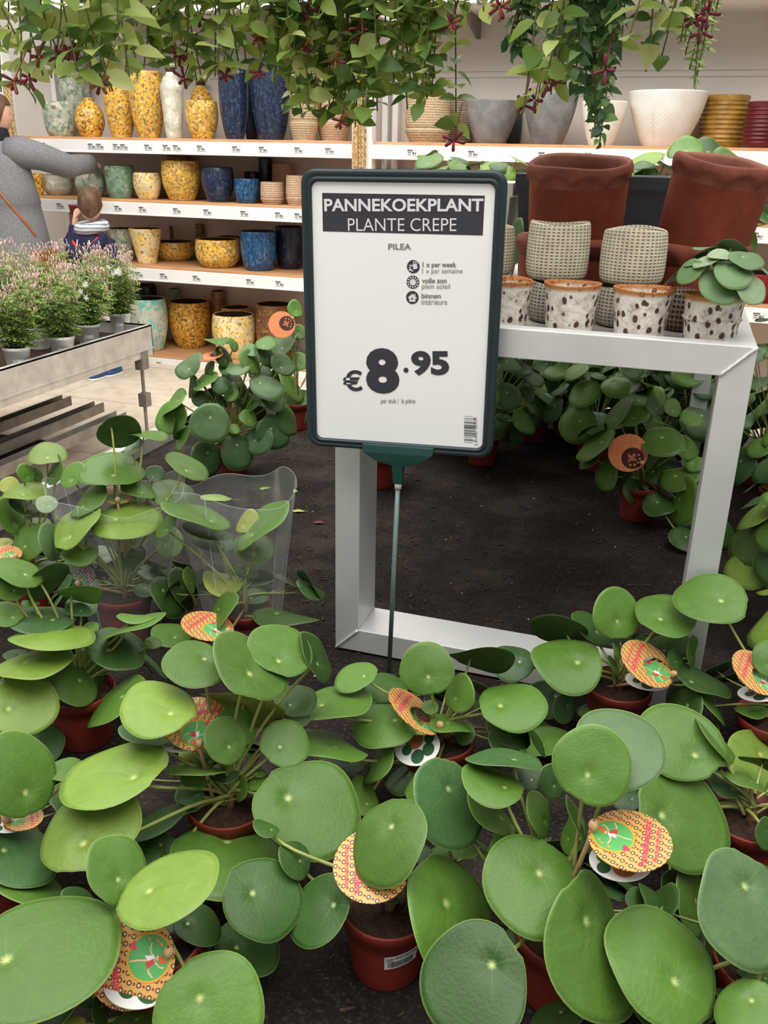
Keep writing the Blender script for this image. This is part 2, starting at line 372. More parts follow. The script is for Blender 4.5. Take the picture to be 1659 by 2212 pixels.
# px: centre x, top y, full width w | shelf | setback row or Y offset | shape | glaze | label
S1, S2, S3, S4 = 0, 1, 2, 3
POTS = [
 (158,122,68,S1,1,'tall','glaze_sage','tall sage green vase standing behind a low sage pot on the top shelf'),
 (131,222,70,S1,0,'cyl','glaze_sage','low sage green pot at the far end of the top shelf'),
 (194,213,62,S1,0,'jug','glaze_amber','round amber jug with a small neck on the top shelf'),
 (258,176,66,S1,0.02,'tall','glaze_yellow','medium yellow speckled vase between the round jug and the tall yellow vase'),
 (316,156,75,S1,0,'tall','glaze_yellow','tallest yellow speckled vase on the top shelf, beside the pale bottle'),
 (370,140,49,S1,0,'bottle','glaze_pale','pale crackled bottle vase with a yellowish lip on the top shelf'),
 (435,172,48,S1,1,'bottle','glaze_amber','amber bottle vase peeping out behind the yellow pot on the top shelf'),
 (437,219,70,S1,0,'egg','glaze_yellow','rounded yellow speckled pot standing before an amber bottle vase'),
 (504,152,64,S1,0,'tall','glaze_blue','tall dark blue fluted vase, the smaller of two on the top shelf'),
 (541,160,40,S1,1,'tall','glaze_navy','navy vase in the gap between two tall blue vases'),
 (584,128,88,S1,0,'tall','glaze_blue','largest dark blue fluted vase on the top shelf'),
 (656,160,62,S1,0,'groove','ribbed_tan','tall tan ribbed vase beside the largest blue vase'),
 (721,152,73,S1,0,'groove','ribbed_pink','wide tan ribbed vase with clay base next to the white upright'),
 (86,376,24,S2,0.0,'egg','glaze_amber','amber pot half hidden behind the grey coat'),
 (127,379,66,S2,0,'bowl','glaze_pale','low pale grey green bowl on the second shelf'),
 (197,362,63,S2,0,'globe','glaze_sage','round sage green vase under the reaching hand'),
 (260,359,62,S2,0,'cyl','glaze_green','green crackled pot beside the round sage vase'),
 (320,374,60,S2,0,'egg','glaze_cream_yellow','small cream and yellow pot on the second shelf'),
 (392,348,84,S2,0,'egg','glaze_yellow','largest yellow speckled pot on the second shelf'),
 (390,338,56,S2,1,'cyl','glaze_brown','brown pot whose rim shows above the largest yellow pot'),
 (353,392,36,S2,1,'cyl','ribbed_tan','tan pot in the gap between two yellow pots on the second shelf'),
 (471,362,70,S2,0,'egg','glaze_blue','dark blue pot beside the largest yellow pot'),
 (534,387,55,S2,0,'cyl','glaze_bright_blue','small bright blue pot on the second shelf'),
 (545,372,32,S2,1,'cyl','glaze_navy','navy pot behind the small bright blue pot'),
 (574,342,50,S2,1,'cyl','glaze_navy','taller navy pot standing behind the small tan pot'),
 (589,394,52,S2,0,'groove','ribbed_pink','small tan ribbed pot on the second shelf'),
 (610,355,46,S2,1,'groove','ribbed_pink','tan ribbed pot raised at the back of the second shelf'),
 (640,380,44,S2,0,'groove','ribbed_pink','tan ribbed pot half hidden by the price sign frame'),
 (268,494,62,S3,0.04,'cone','glaze_sage','grey green tapering pot behind the child on the third shelf'),
 (317,494,70,S3,0,'cone','glaze_cream_yellow','tall tapering cream and yellow pot on the third shelf'),
 (372,488,54,S3,1,'bowl','glaze_brown','brown pot behind the small yellow bowl'),
 (434,485,86,S3,1,'bowl','glaze_brown','wide brown bowl at the back of the third shelf'),
 (380,522,86,S3,0,'bowl','glaze_yellow','smaller yellow speckled bowl on the third shelf'),
 (472,517,98,S3,0,'bowl','glaze_yellow','larger yellow speckled bowl on the third shelf'),
 (495,512,60,S3,1,'bowl','glaze_brown','dark bowl seen just over the larger yellow bowl'),
 (559,500,78,S3,0,'cyl','glaze_bright_blue','bright blue pot with a dark base on the third shelf'),
 (626,490,62,S3,0.05,'cyl','glaze_navy','navy pot between the bright blue pot and the price sign'),
 (322,645,80,S4,0,'egg','glaze_turquoise','turquoise and white crackled pot on the bottom shelf'),
 (410,651,110,S4,0,'egg','glaze_amber','largest amber speckled pot on the bottom shelf'),
 (506,679,94,S4,0,'egg','glaze_cream_yellow','cream and yellow pot on the bottom shelf, the smallest of its row'),
 (592,657,78,S4,0.1,'straight','glaze_brown','brown speckled pot behind the round wooden plant tag'),
 (473,629,98,S4,1,'cyl','glaze_brown','brown pot at the back of the bottom shelf'),
 (512,664,90,S4,1,'cyl','glaze_amber','amber pot hiding behind the cream and yellow pot'),
 (380,624,88,S4,1,'cyl','glaze_green','dull green pot at the back of the bottom shelf'),
 (312,616,60,S4,1,'cyl','glaze_navy','dark pot at the back behind the turquoise pot'),
 (925,203,98,S1,0,'groove','ribbed_tan','tan ribbed planter with a clay orange base'),
 (996,215,60,S1,1,'straight','woven_brown','brown woven planter between tan and grey planters'),
 (1062,219,118,S1,0,'flare','hatched_grey','grey flared planter with hatched glaze, the lower of two'),
 (1110,236,34,S1,1,'straight','anthracite','dark planter slice behind the lower grey planter'),
 (1187,203,118,S1,0,'flare','hatched_grey','taller grey hatched planter behind the trailing vine'),
 (1302,221,97,S1,0,'flare','hatched_white','smaller white hatched planter behind the trailing vine tip'),
 (1439,200,165,S1,0,'flare','hatched_white','largest white hatched planter on the top shelf'),
 (1565,208,118,S1,0,'straight','glaze_ochre','ribbed ochre planter on the top shelf'),
 (1650,222,80,S1,0.12,'straight','glaze_dark_red','dark red planter beside the ribbed ochre planter'),
 (1676,400,88,S2,0,'straight','glaze_red','red ribbed pot on the shelf behind the leaning clay pot'),
 (1640,590,95,S3,0,'straight','glaze_red','red ribbed bowl behind the potted plant on the metal table'),
]
def shelf_pots():
    placed = []
    for cx, top, w, s, row, shp, gl, lab in sorted(POTS, key=lambda q: 0 if q[4] == 0 else (2 if q[4] == 1 else 1)):
        z = SH[s]+0.0008
        def fit(Y, k=1.0):
            r = k*w/2*depth(at(cx, top+40, Y=Y))/FOC
            h = max(0.08, at(cx, top, Y=Y).z-z)
            nxt = [q for q in SH if q > z+0.1]
            if nxt: h = min(h, min(nxt)-0.115-z)
            return r, h, at(cx, top+45, Y=Y).x
        Y = YS+0.045; k = 1.0
        r, h, X = fit(Y); Y += r
        if row == 1: Y = YW-0.025-r
        elif row: Y += row
        for _ in range(300):
            r, h, X = fit(Y, k)
            if Y > YW-0.02-r: Y = YW-0.02-r; k *= 0.97; r, h, X = fit(Y, k)
            bad = [q for q in placed if q[0] == s and math.hypot(q[1]-X, q[2]-Y) < q[3]+r+0.006]
            if not bad and Y <= YW-0.015-r: break
            Y += 0.012
        placed.append((s, X, Y, r))
        rib = 0.004 if gl in ('glaze_ochre', 'glaze_red', 'glaze_dark_red') else 0
        fl = 6 if (gl == 'glaze_blue' and shp == 'tall') else 0
        vase = shp in ('tall', 'bottle', 'jug')
        o = pot_mesh(shp, r, h, rib, fl).build('vase' if vase else ('bowl' if shp == 'bowl' else 'plant_pot'), [MATS[gl], MATS['dark_inside']], None, True, uv=True)
        o.location = (X, Y, z); o.rotation_euler = (0, 0, (cx*0.37) % 6)
        tag(o, lab, 'vase' if vase else 'pot', 'glazed pots on the wall shelves')
shelf_pots()

def rope_bundle(label, x, y0, y1, n):
    Y = YS-0.06; a = at(x, y0, Y=Y); b = at(x, y1, Y=Y); L = a.z-b.z
    t = thing('rope_bundle', label, 'rope', (a.x, Y, b.z), 'seagrass ropes hanging on the shelving')
    for k in range(n):
        m = MB()
        for s in range(3):
            pts = []
            for i in range(90):
                f = i/89; ang = f*L/0.045*PI + s*2*PI/3; sway = 0.004*math.sin(f*5+k)
                pts.append(((k-(n-1)/2)*0.021+0.007*math.cos(ang)+sway, -0.012*(k % 2)+0.007*math.sin(ang), L*(1-f)))
            m.tube(pts, 0.0075, 6)
        m.build('rope_strand', MATS['rope'], t)
rope_bundle('braided seagrass ropes hanging on the white upright beside the sign', 777, 170, 362, 4)
rope_bundle('braided seagrass ropes hanging above the grey coat shoulder', 14, 185, 300, 3)
# ------------------------------------------------------------------ plant bench
def more_mats():
    plain('sign_frame_plastic', (30, 46, 52), 0.4, 0, 0.5, 0.06, 40, 0.05)
    plain('holder_green', (26, 66, 62), 0.35, 0, 0.5, 0.06, 20)
    plain('paper', (252, 252, 250), 0.35, 0, 0.35, 0.008, 5)
    plain('ink', (62, 60, 68), 0.5, 0, 0.3, 0.02)
    plain('ink_grey', (128, 126, 128), 0.6, 0, 0.2, 0.02)
    plain('print_white', (232, 230, 234), 0.5, 0, 0.3, 0.01)
    plain('rod_green', (112, 132, 128), 0.45, 0.2, 0.5, 0.08, 40)
    plain('white_plastic', (232, 232, 226), 0.4, 0, 0.4, 0.02)
    m = NT('terracotta_rough'); c = m.coord(); f = m.noise(c, 9, 6, 0.65)
    m.col(m.ramp(f, [(0.3, (102, 46, 35)), (0.55, (128, 60, 43)), (0.75, (146, 82, 62))])); m.rough(0.85, 0, 0.2); m.bump(m.noise(c, 120, 5), 0.35, 0.003)
    plain('terracotta_rim', (122, 68, 56), 0.85, 0, 0.2, 0.14, 40, 0.3)
    plain('terracotta_inner', (140, 92, 80), 0.9, 0, 0.15, 0.12, 30)
    for nm, lo, hi, nu, nv in (('woven_tan', (198, 187, 162), (226, 217, 196), 40, 22), ('woven_grey', (138, 131, 120), (182, 174, 160), 40, 20), ('woven_dark', (78, 62, 54), (142, 124, 110), 30, 14)):
        m = NT(nm); t = m.n('ShaderNodeTexCoord'); s = m.n('ShaderNodeSeparateXYZ'); m.l(t.outputs['UV'], s.inputs[0])
        nz = m.noise(m.coord(), 40, 4)
        u = m.math('SINE', m.math('MULTIPLY', s.outputs[0], 2*PI*nu)); sep = m.n('ShaderNodeSeparateXYZ'); m.l(m.coord(), sep.inputs[0])
        v = m.math('SINE', m.math('MULTIPLY', sep.outputs[2], 2*PI*nv/0.12))
        g = m.math('MAXIMUM', u, v); g2 = m.math('ADD', m.math('MULTIPLY', g, 0.30), m.math('MULTIPLY', nz, 0.75))
        st = m.noise(m.coord(), 8, 4)
        base = m.ramp(g2, [(0.05, tuple(x*0.78 for x in lo)), (0.4, lo), (0.75, hi)])
        k = m.n('ShaderNodeMapRange'); m.l(st, k.inputs[0]); k.inputs[1].default_value = 0.55; k.inputs[2].default_value = 0.8; k.inputs[4].default_value = 0.45
        m.col(m.mix(k.outputs[0], base, srgb(tuple(x*0.8 for x in lo)))); m.rough(0.85, 0, 0.2); m.bump(g2, 0.8, 0.005)
    # lava glaze with dark brown eyes and an orange lip
    m = NT('spotted_glaze'); c = m.coord(); s = m.n('ShaderNodeSeparateXYZ'); m.l(m.coord('Generated'), s.inputs[0])
    mp = m.n('ShaderNodeMapping'); m.l(c, mp.inputs[0]); mp.inputs['Scale'].default_value = (1, 1, 0.66)
    wob = m.n('ShaderNodeTexNoise'); m.l(c, wob.inputs['Vector']); wob.inputs['Scale'].default_value = 60
    ad = m.n('ShaderNodeMix', data_type='VECTOR'); ad.inputs[0].default_value = 0.006; m.l(mp.outputs[0], ad.inputs[4]); m.l(wob.outputs['Color'], ad.inputs[5])
    v = m.voro(ad.outputs[1], 84); v.inputs['Randomness'].default_value = 0.85
    spot = m.n('ShaderNodeMapRange'); m.l(v.outputs['Distance'], spot.inputs[0]); spot.inputs[1].default_value = 0.37; spot.inputs[2].default_value = 0.29
    nz = m.noise(c, 60, 6, 0.7)
    base = m.ramp(nz, [(0.3, (150, 128, 118)), (0.45, (212, 202, 190)), (0.6, (240, 234, 224)), (0.75, (196, 172, 154))])
    dk = m.mix(spot.outputs[0], base, srgb((84, 46, 40)))
    lip = m.n('ShaderNodeMapRange'); m.l(m.math('ADD', s.outputs[2], m.math('MULTIPLY', nz, 0.10)), lip.inputs[0]); lip.inputs[1].default_value = 0.90; lip.inputs[2].default_value = 0.97
    m.col(m.mix(lip.outputs[0], dk, srgb((186, 116, 58)))); m.rough(0.4)
    h = m.math('SUBTRACT', nz, m.math('MULTIPLY', spot.outputs[0], 0.8)); m.bump(h, 0.9, 0.006)
    plain('soil', (58, 44, 36), 0.95, 0, 0.1, 0.35, 180, 0.8)
    plain('soil_crumb', (66, 54, 46), 0.95, 0, 0.1, 0.4, 90)
    plain('chip_pale', (206, 198, 182), 0.8, 0, 0.2, 0.1, 60)
more_mats()
BX0, BX1, BY0, BY1 = -1.58, 1.6, 0.22, 3.15
def bench():
    t = thing('plant_bench', 'wide metal bench with black felt mat carrying the pancake plants', 'bench', ((BX0+BX1)/2, (BY0+BY1)/2, 0))
    MB().box((BX0+0.01, BY0+0.01, TABLE-0.03), (BX1-0.01, BY1-0.01, TABLE)).build('felt_mat', MATS['felt'], t, False, world=True)
    for a, b in (((BX0-0.03, BY0, TABLE-0.09), (BX0+0.012, BY1, TABLE+0.05)), ((BX1-0.012, BY0, TABLE-0.09), (BX1+0.03, BY1, TABLE+0.05)),
                 ((BX0-0.03, BY0-0.04, TABLE-0.09), (BX1+0.03, BY0, TABLE+0.05)), ((BX0-0.03, BY1, TABLE-0.09), (BX1+0.03, BY1+0.04, TABLE+0.05))):
        MB().box(a, b).build('side_rail', MATS['galvanised'], t, False, world=True, bevel=0.004)
    for x in (BX0+0.15, BX1-0.15):
        for y in (BY0+0.4, BY1-0.4): MB().box((x-0.025, y-0.025, 0), (x+0.025, y+0.025, TABLE-0.03)).build('leg', MATS['dull_steel'], t, False, world=True, bevel=0.003)
    for y in (BY0+0.4, BY1-0.4): MB().box((BX0+0.15, y-0.015, 0.2), (BX1-0.15, y+0.015, 0.24)).build('cross_bar', MATS['dull_steel'], t, False, world=True)
bench()
def crumbs():
    rnd = random.Random(3); m = MB()
    for k in range(900):
        if k < 750: px, py = rnd.uniform(600, 1500), rnd.uniform(960, 1480)
        else: px, py = rnd.uniform(150, 1600), rnd.uniform(1400, 2200)
        P = at(px, py, Z=TABLE)
        if not (BX0+0.03 < P.x < BX1-0.03 and BY0+0.03 < P.y < BY1-0.05): continue
        m.cur = 1 if rnd.random() < 0.07 else 0
        s = rnd.uniform(0.0008, 0.0032) if m.cur == 0 else rnd.uniform(0.0007, 0.002); a = rnd.uniform(0, PI); l = rnd.uniform(1, 4) if m.cur == 0 else rnd.uniform(0.8, 1.6)
        M = Matrix.Translation((P.x, P.y, TABLE+0.0004)) @ Matrix.Rotation(a, 4, 'Z')
        m.box((-s*l, -s*0.6, 0), (s*l, s*0.6, s*0.8), M)
    tag(m.build('soil_crumbs', [MATS['soil_crumb'], MATS['chip_pale']], smooth=False), 'scattered soil crumbs and pale chips on the black felt mat', 'soil', kind='stuff')
crumbs()

# ------------------------------------------------------------------ aluminium display table on the bench
FY, FX0, FX1, FZ1 = 1.425, -0.553, 0.1225, CAMZ-0.2545
FYB, TW, TD = 2.82, 0.048, 0.10
def display_table():
    t = thing('display_table', 'silver aluminium display table with stacked pots on top, behind the price sign', 'table', ((FX0+FX1)/2, (FY+FYB)/2, TABLE))
    al = MATS['aluminium']; z0 = TABLE+0.005
    for y in (FY, FYB-TD):
        for x, s in ((FX0, 1), (FX1, -1)):         # mitred posts
            i = x+s*TW
            pr = [(x, z0), (i, z0+TW), (i, FZ1-TW), (x, FZ1)]
            MB().loft([[(a, y, b) for a, b in pr], [(a, y+TD, b) for a, b in pr]]).build('post', al, t, False, world=True, bevel=0.0015)
        for z, s, nm in ((z0, 1, 'bottom_bar'), (FZ1, -1, 'top_bar')):
            if y > FY and s > 0: continue
            td = TD if s > 0 else 0.034
            pr = [(FX0, z), (FX1, z), (FX1-TW, z+s*TW), (FX0+TW, z+s*TW)]
            MB().loft([[(a, y, b) for a, b in pr], [(a, y+td, b) for a, b in pr]]).build(nm, al, t, False, world=True, bevel=0.0015)
        for x, s in ((FX0, 1), (FX1, -1)):
            for z, q in ((z0, 1), (FZ1, -1)):
                if y > FY and q > 0: continue
                rnd = random.Random(int(x*100)); pts = [(x+s*TW*f, y-0.001, z+q*TW*f) for f in [i/10 for i in range(11)]]
                MB().tube(pts, [0.0022+0.0012*(i % 2) for i in range(11)], 6).build('weld_seam', al, t, world=True)
    for x0, x1 in ((FX0, FX0+TW), (FX1-TW, FX1)):
        MB().box((x0+0.0008, FY+0.0345, FZ1-TW+0.0005), (x1-0.0008, FYB-TD, FZ1-0.0006)).build('side_bar', al, t, False, world=True, bevel=0.0015)
    MB().box((FX0+TW, FY+0.035, FZ1-0.04), (FX1-TW, FYB-TD, FZ1-0.018)).build('table_top', MATS['galvanised'], t, False, world=True)
display_table()
TT = FZ1-0.0165                                   # where the display pots stand

def place_px(cx, y, Y, w):
    P = at(cx, y, Y=Y); return P, w/2*depth(P)/FOC
def clay_pot(cx, cy, w, ztop_px, Y, z0, label, tilt=None, h=None):
    P, r = place_px(cx, cy, Y, w)
    H = h or at(cx, ztop_px, Y=Y).z - z0
    prof = crom([(0.80*r, 0), (0.86*r, 0.006), (0.93*r, H*0.3), (0.96*r, H*0.7), (0.965*r, H-0.036)], 4)
    prof = [(0.001, 0)] + [(a, max(0, b)) for a, b in prof]; nb = len(prof)
    prof += [(0.972*r, H-0.027), (1.025*r, H-0.022), (1.03*r, H-0.010), (1.0*r, H-0.002), (0.955*r, H+0.001), (0.90*r, H-0.006), (0.885*r, H-0.02), (0.87*r, H*0.5), (0.001, H*0.45)]
    rnd = random.Random(cx); ph = rnd.uniform(0, 6)
    def warp(rr, z, a, j):
        if j in (nb, nb+1): z += 0.010*(abs(math.sin(a*4.5+ph))**0.6*2-1)
        k = 1+0.012*math.sin(2*a+ph)+0.006*math.sin(5*a+1)
        return rr*k, z+(0.002*math.sin(3*a+ph) if j >= nb else 0)
    b = MB(); n = 72; b.lathe(prof, n, warp=warp)
    b.mi = [0 if j < nb-1 else (1 if j < nb+4 else 2) for j in range(len(prof)-1) for _ in range(n)]
    o = b.build('terracotta_pot', [MATS['terracotta_rough'], MATS['terracotta_rim'], MATS['terracotta_inner']])
    o.location = (P.x, Y, z0)
    if tilt: o.rotation_euler = tilt
    tag(o, label, 'pot', 'stacked terracotta pots'); return r, H
YT = 1.83
h1 = at(1250, 518, Y=YT-0.09).z-TT
clay_pot(1240, 560, 250, 0, YT, TT, 'lower terracotta pot of the upright stack, mostly behind woven tan pots', h=h1)
clay_pot(1500, 560, 216, 0, YT-0.04, TT, 'lower terracotta pot holding the leaning one, behind the potted pilea', h=h1)
clay_pot(1250, 420, 212, 345, YT, TT+h1*0.46+0.022, 'upright rough terracotta pot with a scalloped rim, topmost of its stack', (math.radians(9), 0, 0))
clay_pot(1522, 425, 212, 342, YT-0.04, TT+h1*0.46+0.032, 'leaning rough terracotta pot with a scalloped rim, tipped over its stack', (math.radians(5), math.radians(8.5), 0))

def woven(cx, top, base, w, Y, z0, matn, label, name='woven_pot', h=None):
    P, r = place_px(cx, (top+base)/2, Y, w); H = h or at(cx, top, Y=Y).z-z0
    prof = [(0.001, 0)] + [(a*r, max(0, b*H)) for a, b in crom([(0.80, 0), (0.90, 0.03), (0.97, 0.12), (1.0, 0.35), (0.99, 0.7), (0.96, 0.92), (0.93, 0.985), (0.885, 1.0)], 5)] + [(0.86*r, 0.97*H), (0.86*r, 0.5*H), (0.001, 0.45*H)]
    ph = cx*0.1
    def warp(rr, z, a, j): return rr*(1+0.018*math.cos(4*a+ph)+0.012*math.sin(3*a+ph)), z+(0.003*math.sin(2*a+ph) if z > H*0.8 else 0)
    o = MB().lathe(prof, 64, warp=warp).build(name, MATS[matn], uv=True); o.location = (P.x, Y, z0)
    tag(o, label, 'pot', 'woven pattern pots on the metal table'); return r, H
YWv = 1.645
hl = at(1205, 606, Y=YWv).z-TT
woven(1208, 606, 690, 138, YWv, TT, 'woven_grey', 'grey woven pot at the bottom under the first tan woven pot', h=hl)
woven(1358, 612, 695, 138, YWv, TT, 'woven_grey', 'grey woven pot at the bottom under the tan woven pot with a dark stain', h=hl)
woven(1482, 622, 700, 92, YWv-0.005, TT, 'woven_dark', 'dark brown woven pot between two spotted pots', h=hl*0.95)
woven(1205, 480, 597, 134, YWv, TT+hl+0.004, 'woven_tan', 'tan woven pot standing on a grey one, in front of the upright clay pot')
woven(1369, 493, 610, 138, YWv, TT+hl+0.004, 'woven_tan', 'tan woven pot standing on a grey one, between the two clay pots')
woven(1046, 484, 590, 132, YWv, TT+hl+0.004, 'woven_tan', 'tan woven pot mostly hidden behind the price sign')
woven(1050, 600, 690, 136, YWv, TT, 'woven_grey', 'grey woven pot hidden behind the price sign under a tan pot', h=hl)
def spotted(cx, top, base, w, label, belt=False):
    Y = 1.522; P, r = place_px(cx, (top+base)/2, Y, w); H = at(cx, top+8, Y=Y).z-TT
    cp = [(0.78, 0), (0.82, 0.04), (0.85, 0.3), (0.90, 0.62), (0.955, 0.85), (0.99, 0.95), (1.0, 1.0)]
    if belt: cp = [(0.78, 0), (0.82, 0.04), (0.85, 0.3), (0.88, 0.46), (0.96, 0.53), (0.90, 0.60), (0.93, 0.85), (0.99, 0.95), (1.0, 1.0)]
    prof = [(0.001, 0)] + [(a*r, max(0, b*H)) for a, b in crom(cp, 6)] + [(0.965*r, H+0.001), (0.94*r, H-0.004), (0.8*r, 0.5*H), (0.001, 0.45*H)]
    ph = cx*0.2
    def warp(rr, z, a, j): return rr*(1+0.012*math.sin(3*a+ph)), z+0.0012*math.sin(2*a+ph)*max(0, z/H-0.7)/0.3
    o = MB().lathe(prof, 64, warp=warp).build('spotted_pot', MATS['spotted_glaze'], uv=True); o.location = (P.x, Y, TT)
    tag(o, label, 'pot', 'white spotted pots along the table edge'); return P, r, H
spotted(1092, 596, 695, 118, 'white spotted pot half hidden by the edge of the price sign')
spotted(1233, 603, 703, 122, 'white spotted pot in front of the two grey woven pots, nearer the sign')
spotted(1386, 614, 713, 130, 'white spotted pot below the stained tan woven pot')
SPOT4 = spotted(1540, 628, 721, 132, 'white spotted pot with a raised belt, holding a small pilea', True)

def trough(x0, x1, Y, ytop, matn, label):
    a = at(x0, ytop, Y=Y); b = at(x1, ytop, Y=Y); z1 = a.z; d = 0.17
    m = MB(); 
    def rr(x0, x1, y0, y1, z): return [(x0, y0, z), (x1, y0, z), (x1, y1, z), (x0, y1, z)]
    m.loft([rr(a.x+0.02, b.x-0.02, Y+0.015, Y+d-0.015, TT), rr(a.x+0.006, b.x-0.006, Y+0.004, Y+d-0.004, z1-0.03), rr(a.x, b.x, Y, Y+d, z1-0.028), rr(a.x, b.x, Y, Y+d, z1),
            rr(a.x+0.012, b.x-0.012, Y+0.012, Y+d-0.012, z1), rr(a.x+0.016, b.x-0.016, Y+0.016, Y+d-0.016, z1-0.05)])
    tag(m.build('trough_planter', MATS[matn], None, False, bevel=0.003), label, 'planter')
trough(1114, 1455, 2.02, 374, 'anthracite', 'anthracite trough planter standing behind the stacked clay pots')
trough(1010, 1110, 2.03, 392, 'white_plastic', 'white planter whose side shows just beside the sign frame')

# ------------------------------------------------------------------ price sign
SP = CAM + Vector((-0.42115, 1.37572, -0.24318))
_a, _l = 0.11504, 0.0129
_rx = Vector((math.cos(_a), math.sin(_a), 0)); _n = Vector((math.sin(_a), -math.cos(_a), 0)); _u = Vector((0, 0, 1))
SX = _rx*math.cos(_l)+_u*math.sin(_l); SU = -_rx*math.sin(_l)+_u*math.cos(_l)
SM = Matrix.Translation(SP) @ Matrix((SX, SU, _n)).transposed().to_4x4(); SMI = SM.inverted()
def sl(cx, cy):                                   # a point of the sign as seen in the photograph -> sign coordinates
    d = ray(640+cx/3.352, 340+cy/3.352); t = (SP-CAM).dot(_n)/d.dot(_n); q = SMI @ (CAM+d*t); return q.x, q.y
def rrect(x0, x1, y0, y1, r, z, n=8):
    out = []
    for cx, cy, a0 in ((x1-r, y1-r, 0), (x0+r, y1-r, PI/2), (x0+r, y0+r, PI), (x1-r, y0+r, 1.5*PI)):
        out += [(cx+r*math.cos(a0+PI/2*i/n), cy+r*math.sin(a0+PI/2*i/n), z) for i in range(n+1)]
    return out
def price_sign():
    foot = at(850, 1457, Z=TABLE); foot = Vector((SP.x-0.004, SP.y, TABLE))
    t = thing('price_sign', 'black framed price sign on a thin rod standing in front of the metal table', 'sign', foot)
    M = basis(t).inverted() @ SM
    W, H = 0.1597, 0.224; X0, X1, Y0, Y1 = -W+0.0168, W-0.0176, -H+0.0150, H-0.0192
    def ring(k, z, r):                             # k: 0 outer edge .. 1 inner edge
        return rrect(-W+(X0+W)*k, W-(W-X1)*k, -H+(Y0+H)*k, H-(H-Y1)*k, r, z)
    fr = MB().loft([ring(1, -0.008, 0.010), ring(0, -0.008, 0.022), ring(0, 0.002, 0.022), ring(0.10, 0.005, 0.0215), ring(0.42, 0.006, 0.018), ring(0.5, 0.0042, 0.017),
                    ring(0.62, 0.0042, 0.015), ring(0.68, 0.006, 0.014), ring(0.9, 0.0055, 0.012), ring(1, 0.002, 0.0105), ring(1.0, -0.008, 0.010)], cap=False)
    fr.build('frame', MATS['sign_frame_plastic'], t, M=M)
    MB().box((-W+0.008, -H+0.008, -0.0095), (W-0.008, H-0.008, -0.0078)).build('back_panel', MATS['sign_frame_plastic'], t, False, M=M)
    pa = MB().add(rrect(X0-0.003, X1+0.003, Y0-0.003, Y1+0.003, 0.010, 0.0), [tuple(range(36))]); pa = pa.build('paper_insert', MATS['paper'], t, False, M=M)
    def on_paper(mb, name, mat, z): return mb.build(name, MATS[mat], pa, False, M=Matrix.Translation((0, 0, z)))
    q = [sl(188, 257), sl(1365, 277), sl(1350, 565), sl(193, 535)]
    on_paper(MB().poly(q[::-1]), 'headline_band', 'ink', 0.0004)
    def words(body, x0, y0, x1, y1, mat, bold, name, rot=0, z=0.0008):
        cx, cy = (x0+x1)/2, (y0+y1)/2; l = sl(x0, cy); r = sl(x1, cy); a = sl(cx, y0); b = sl(cx, y1)
        w = r[0]-l[0]; h = a[1]-b[1]; mx, my = (l[0]+r[0])/2, (a[1]+b[1])/2; ang = math.atan2(r[1]-l[1], w)
        if rot: vs, fs = text_mesh(body, h, w, bold); vs = [(-(y-w/2), x-h/2, 0) for x, y, _ in vs]
        else: vs, fs = text_mesh(body, w, h, bold); vs = [(x-w/2, y-h/2, 0) for x, y, _ in vs]
        R = Matrix.Rotation(ang, 3, 'Z')
        m = MB().add([Vector((mx, my, 0)) + R @ Vector(v) for v in vs], fs); return on_paper(m, name, mat, z)
    words('PANNEKOEKPLANT', 203, 298, 1355, 392, 'print_white', 0.026, 'headline_lettering')
    words('PLANTE CREPE', 375, 440, 1160, 534, 'print_white', -0.004, 'subtitle_lettering')
    words('PILEA', 667, 624, 832, 668, 'ink_grey', 0.018, 'name_lettering')
    words('1 x per week', 915, 757, 1160, 806, 'ink_grey', 0.024, 'care_lettering')
    words('1 x par semaine', 913, 803, 1205, 850, 'ink_grey', -0.002, 'care_lettering')
    words('volle zon', 910, 873, 1090, 910, 'ink_grey', 0.024, 'care_lettering')
    words('plein soleil', 910, 915, 1113, 962, 'ink_grey', -0.002, 'care_lettering')
    words('binnen', 908, 984, 1047, 1020, 'ink_grey', 0.024, 'care_lettering')
    words('int\u00e9rieure', 907, 1026, 1093, 1066, 'ink_grey', -0.002, 'care_lettering')
    words('\u20ac', 338, 1540, 480, 1692, 'ink', 0.022, 'price_figures')
    words('8', 503, 1380, 745, 1710, 'ink', 0.050, 'price_figures')
    words('95', 833, 1400, 1107, 1580, 'ink', 0.045, 'price_figures')
    c = sl(795, 1540); on_paper(MB().disc(c, 0.0042), 'price_figures', 'ink', 0.0008)
    words('per stuk /  la pi\u00e8ce', 613, 1744, 862, 1790, 'ink_grey', 0.004, 'unit_lettering')
    k = abs(sl(900, 900)[0]-sl(800, 900)[0])/100   # metres per picture unit
    def icon(x, y, shapes, holes=()):
        cx, cy = sl(x, y); on_paper(MB().disc((cx, cy), 46*k), 'icon_disc', 'ink', 0.0005)
        m = MB()
        for s in shapes: m.poly([(cx+a*k, cy+b*k) for a, b in s])
        on_paper(m, 'icon_symbol', 'print_white', 0.0009)
        if holes:
            m = MB()
            for s in holes: m.poly([(cx+a*k, cy+b*k) for a, b in s])
            on_paper(m, 'icon_symbol', 'ink', 0.0012)
    def circ(x, y, r, n=20): return [(x+r*math.cos(2*PI*i/n), y+r*math.sin(2*PI*i/n)) for i in range(n)]
    icon(848, 791, [[(-6, 18), (22, 26), (32, -10), (2, -20)], [(-4, 2), (-26, 4), (-30, 12), (-24, 14), (-6, 8)], circ(8, 28, 11), circ(24, 26, 9), circ(-24, -8, 6), circ(-16, -22, 7), circ(-28, -24, 5), circ(-6, -30, 5)], [circ(8, 28, 6), circ(24, 26, 5)])
    rays = []
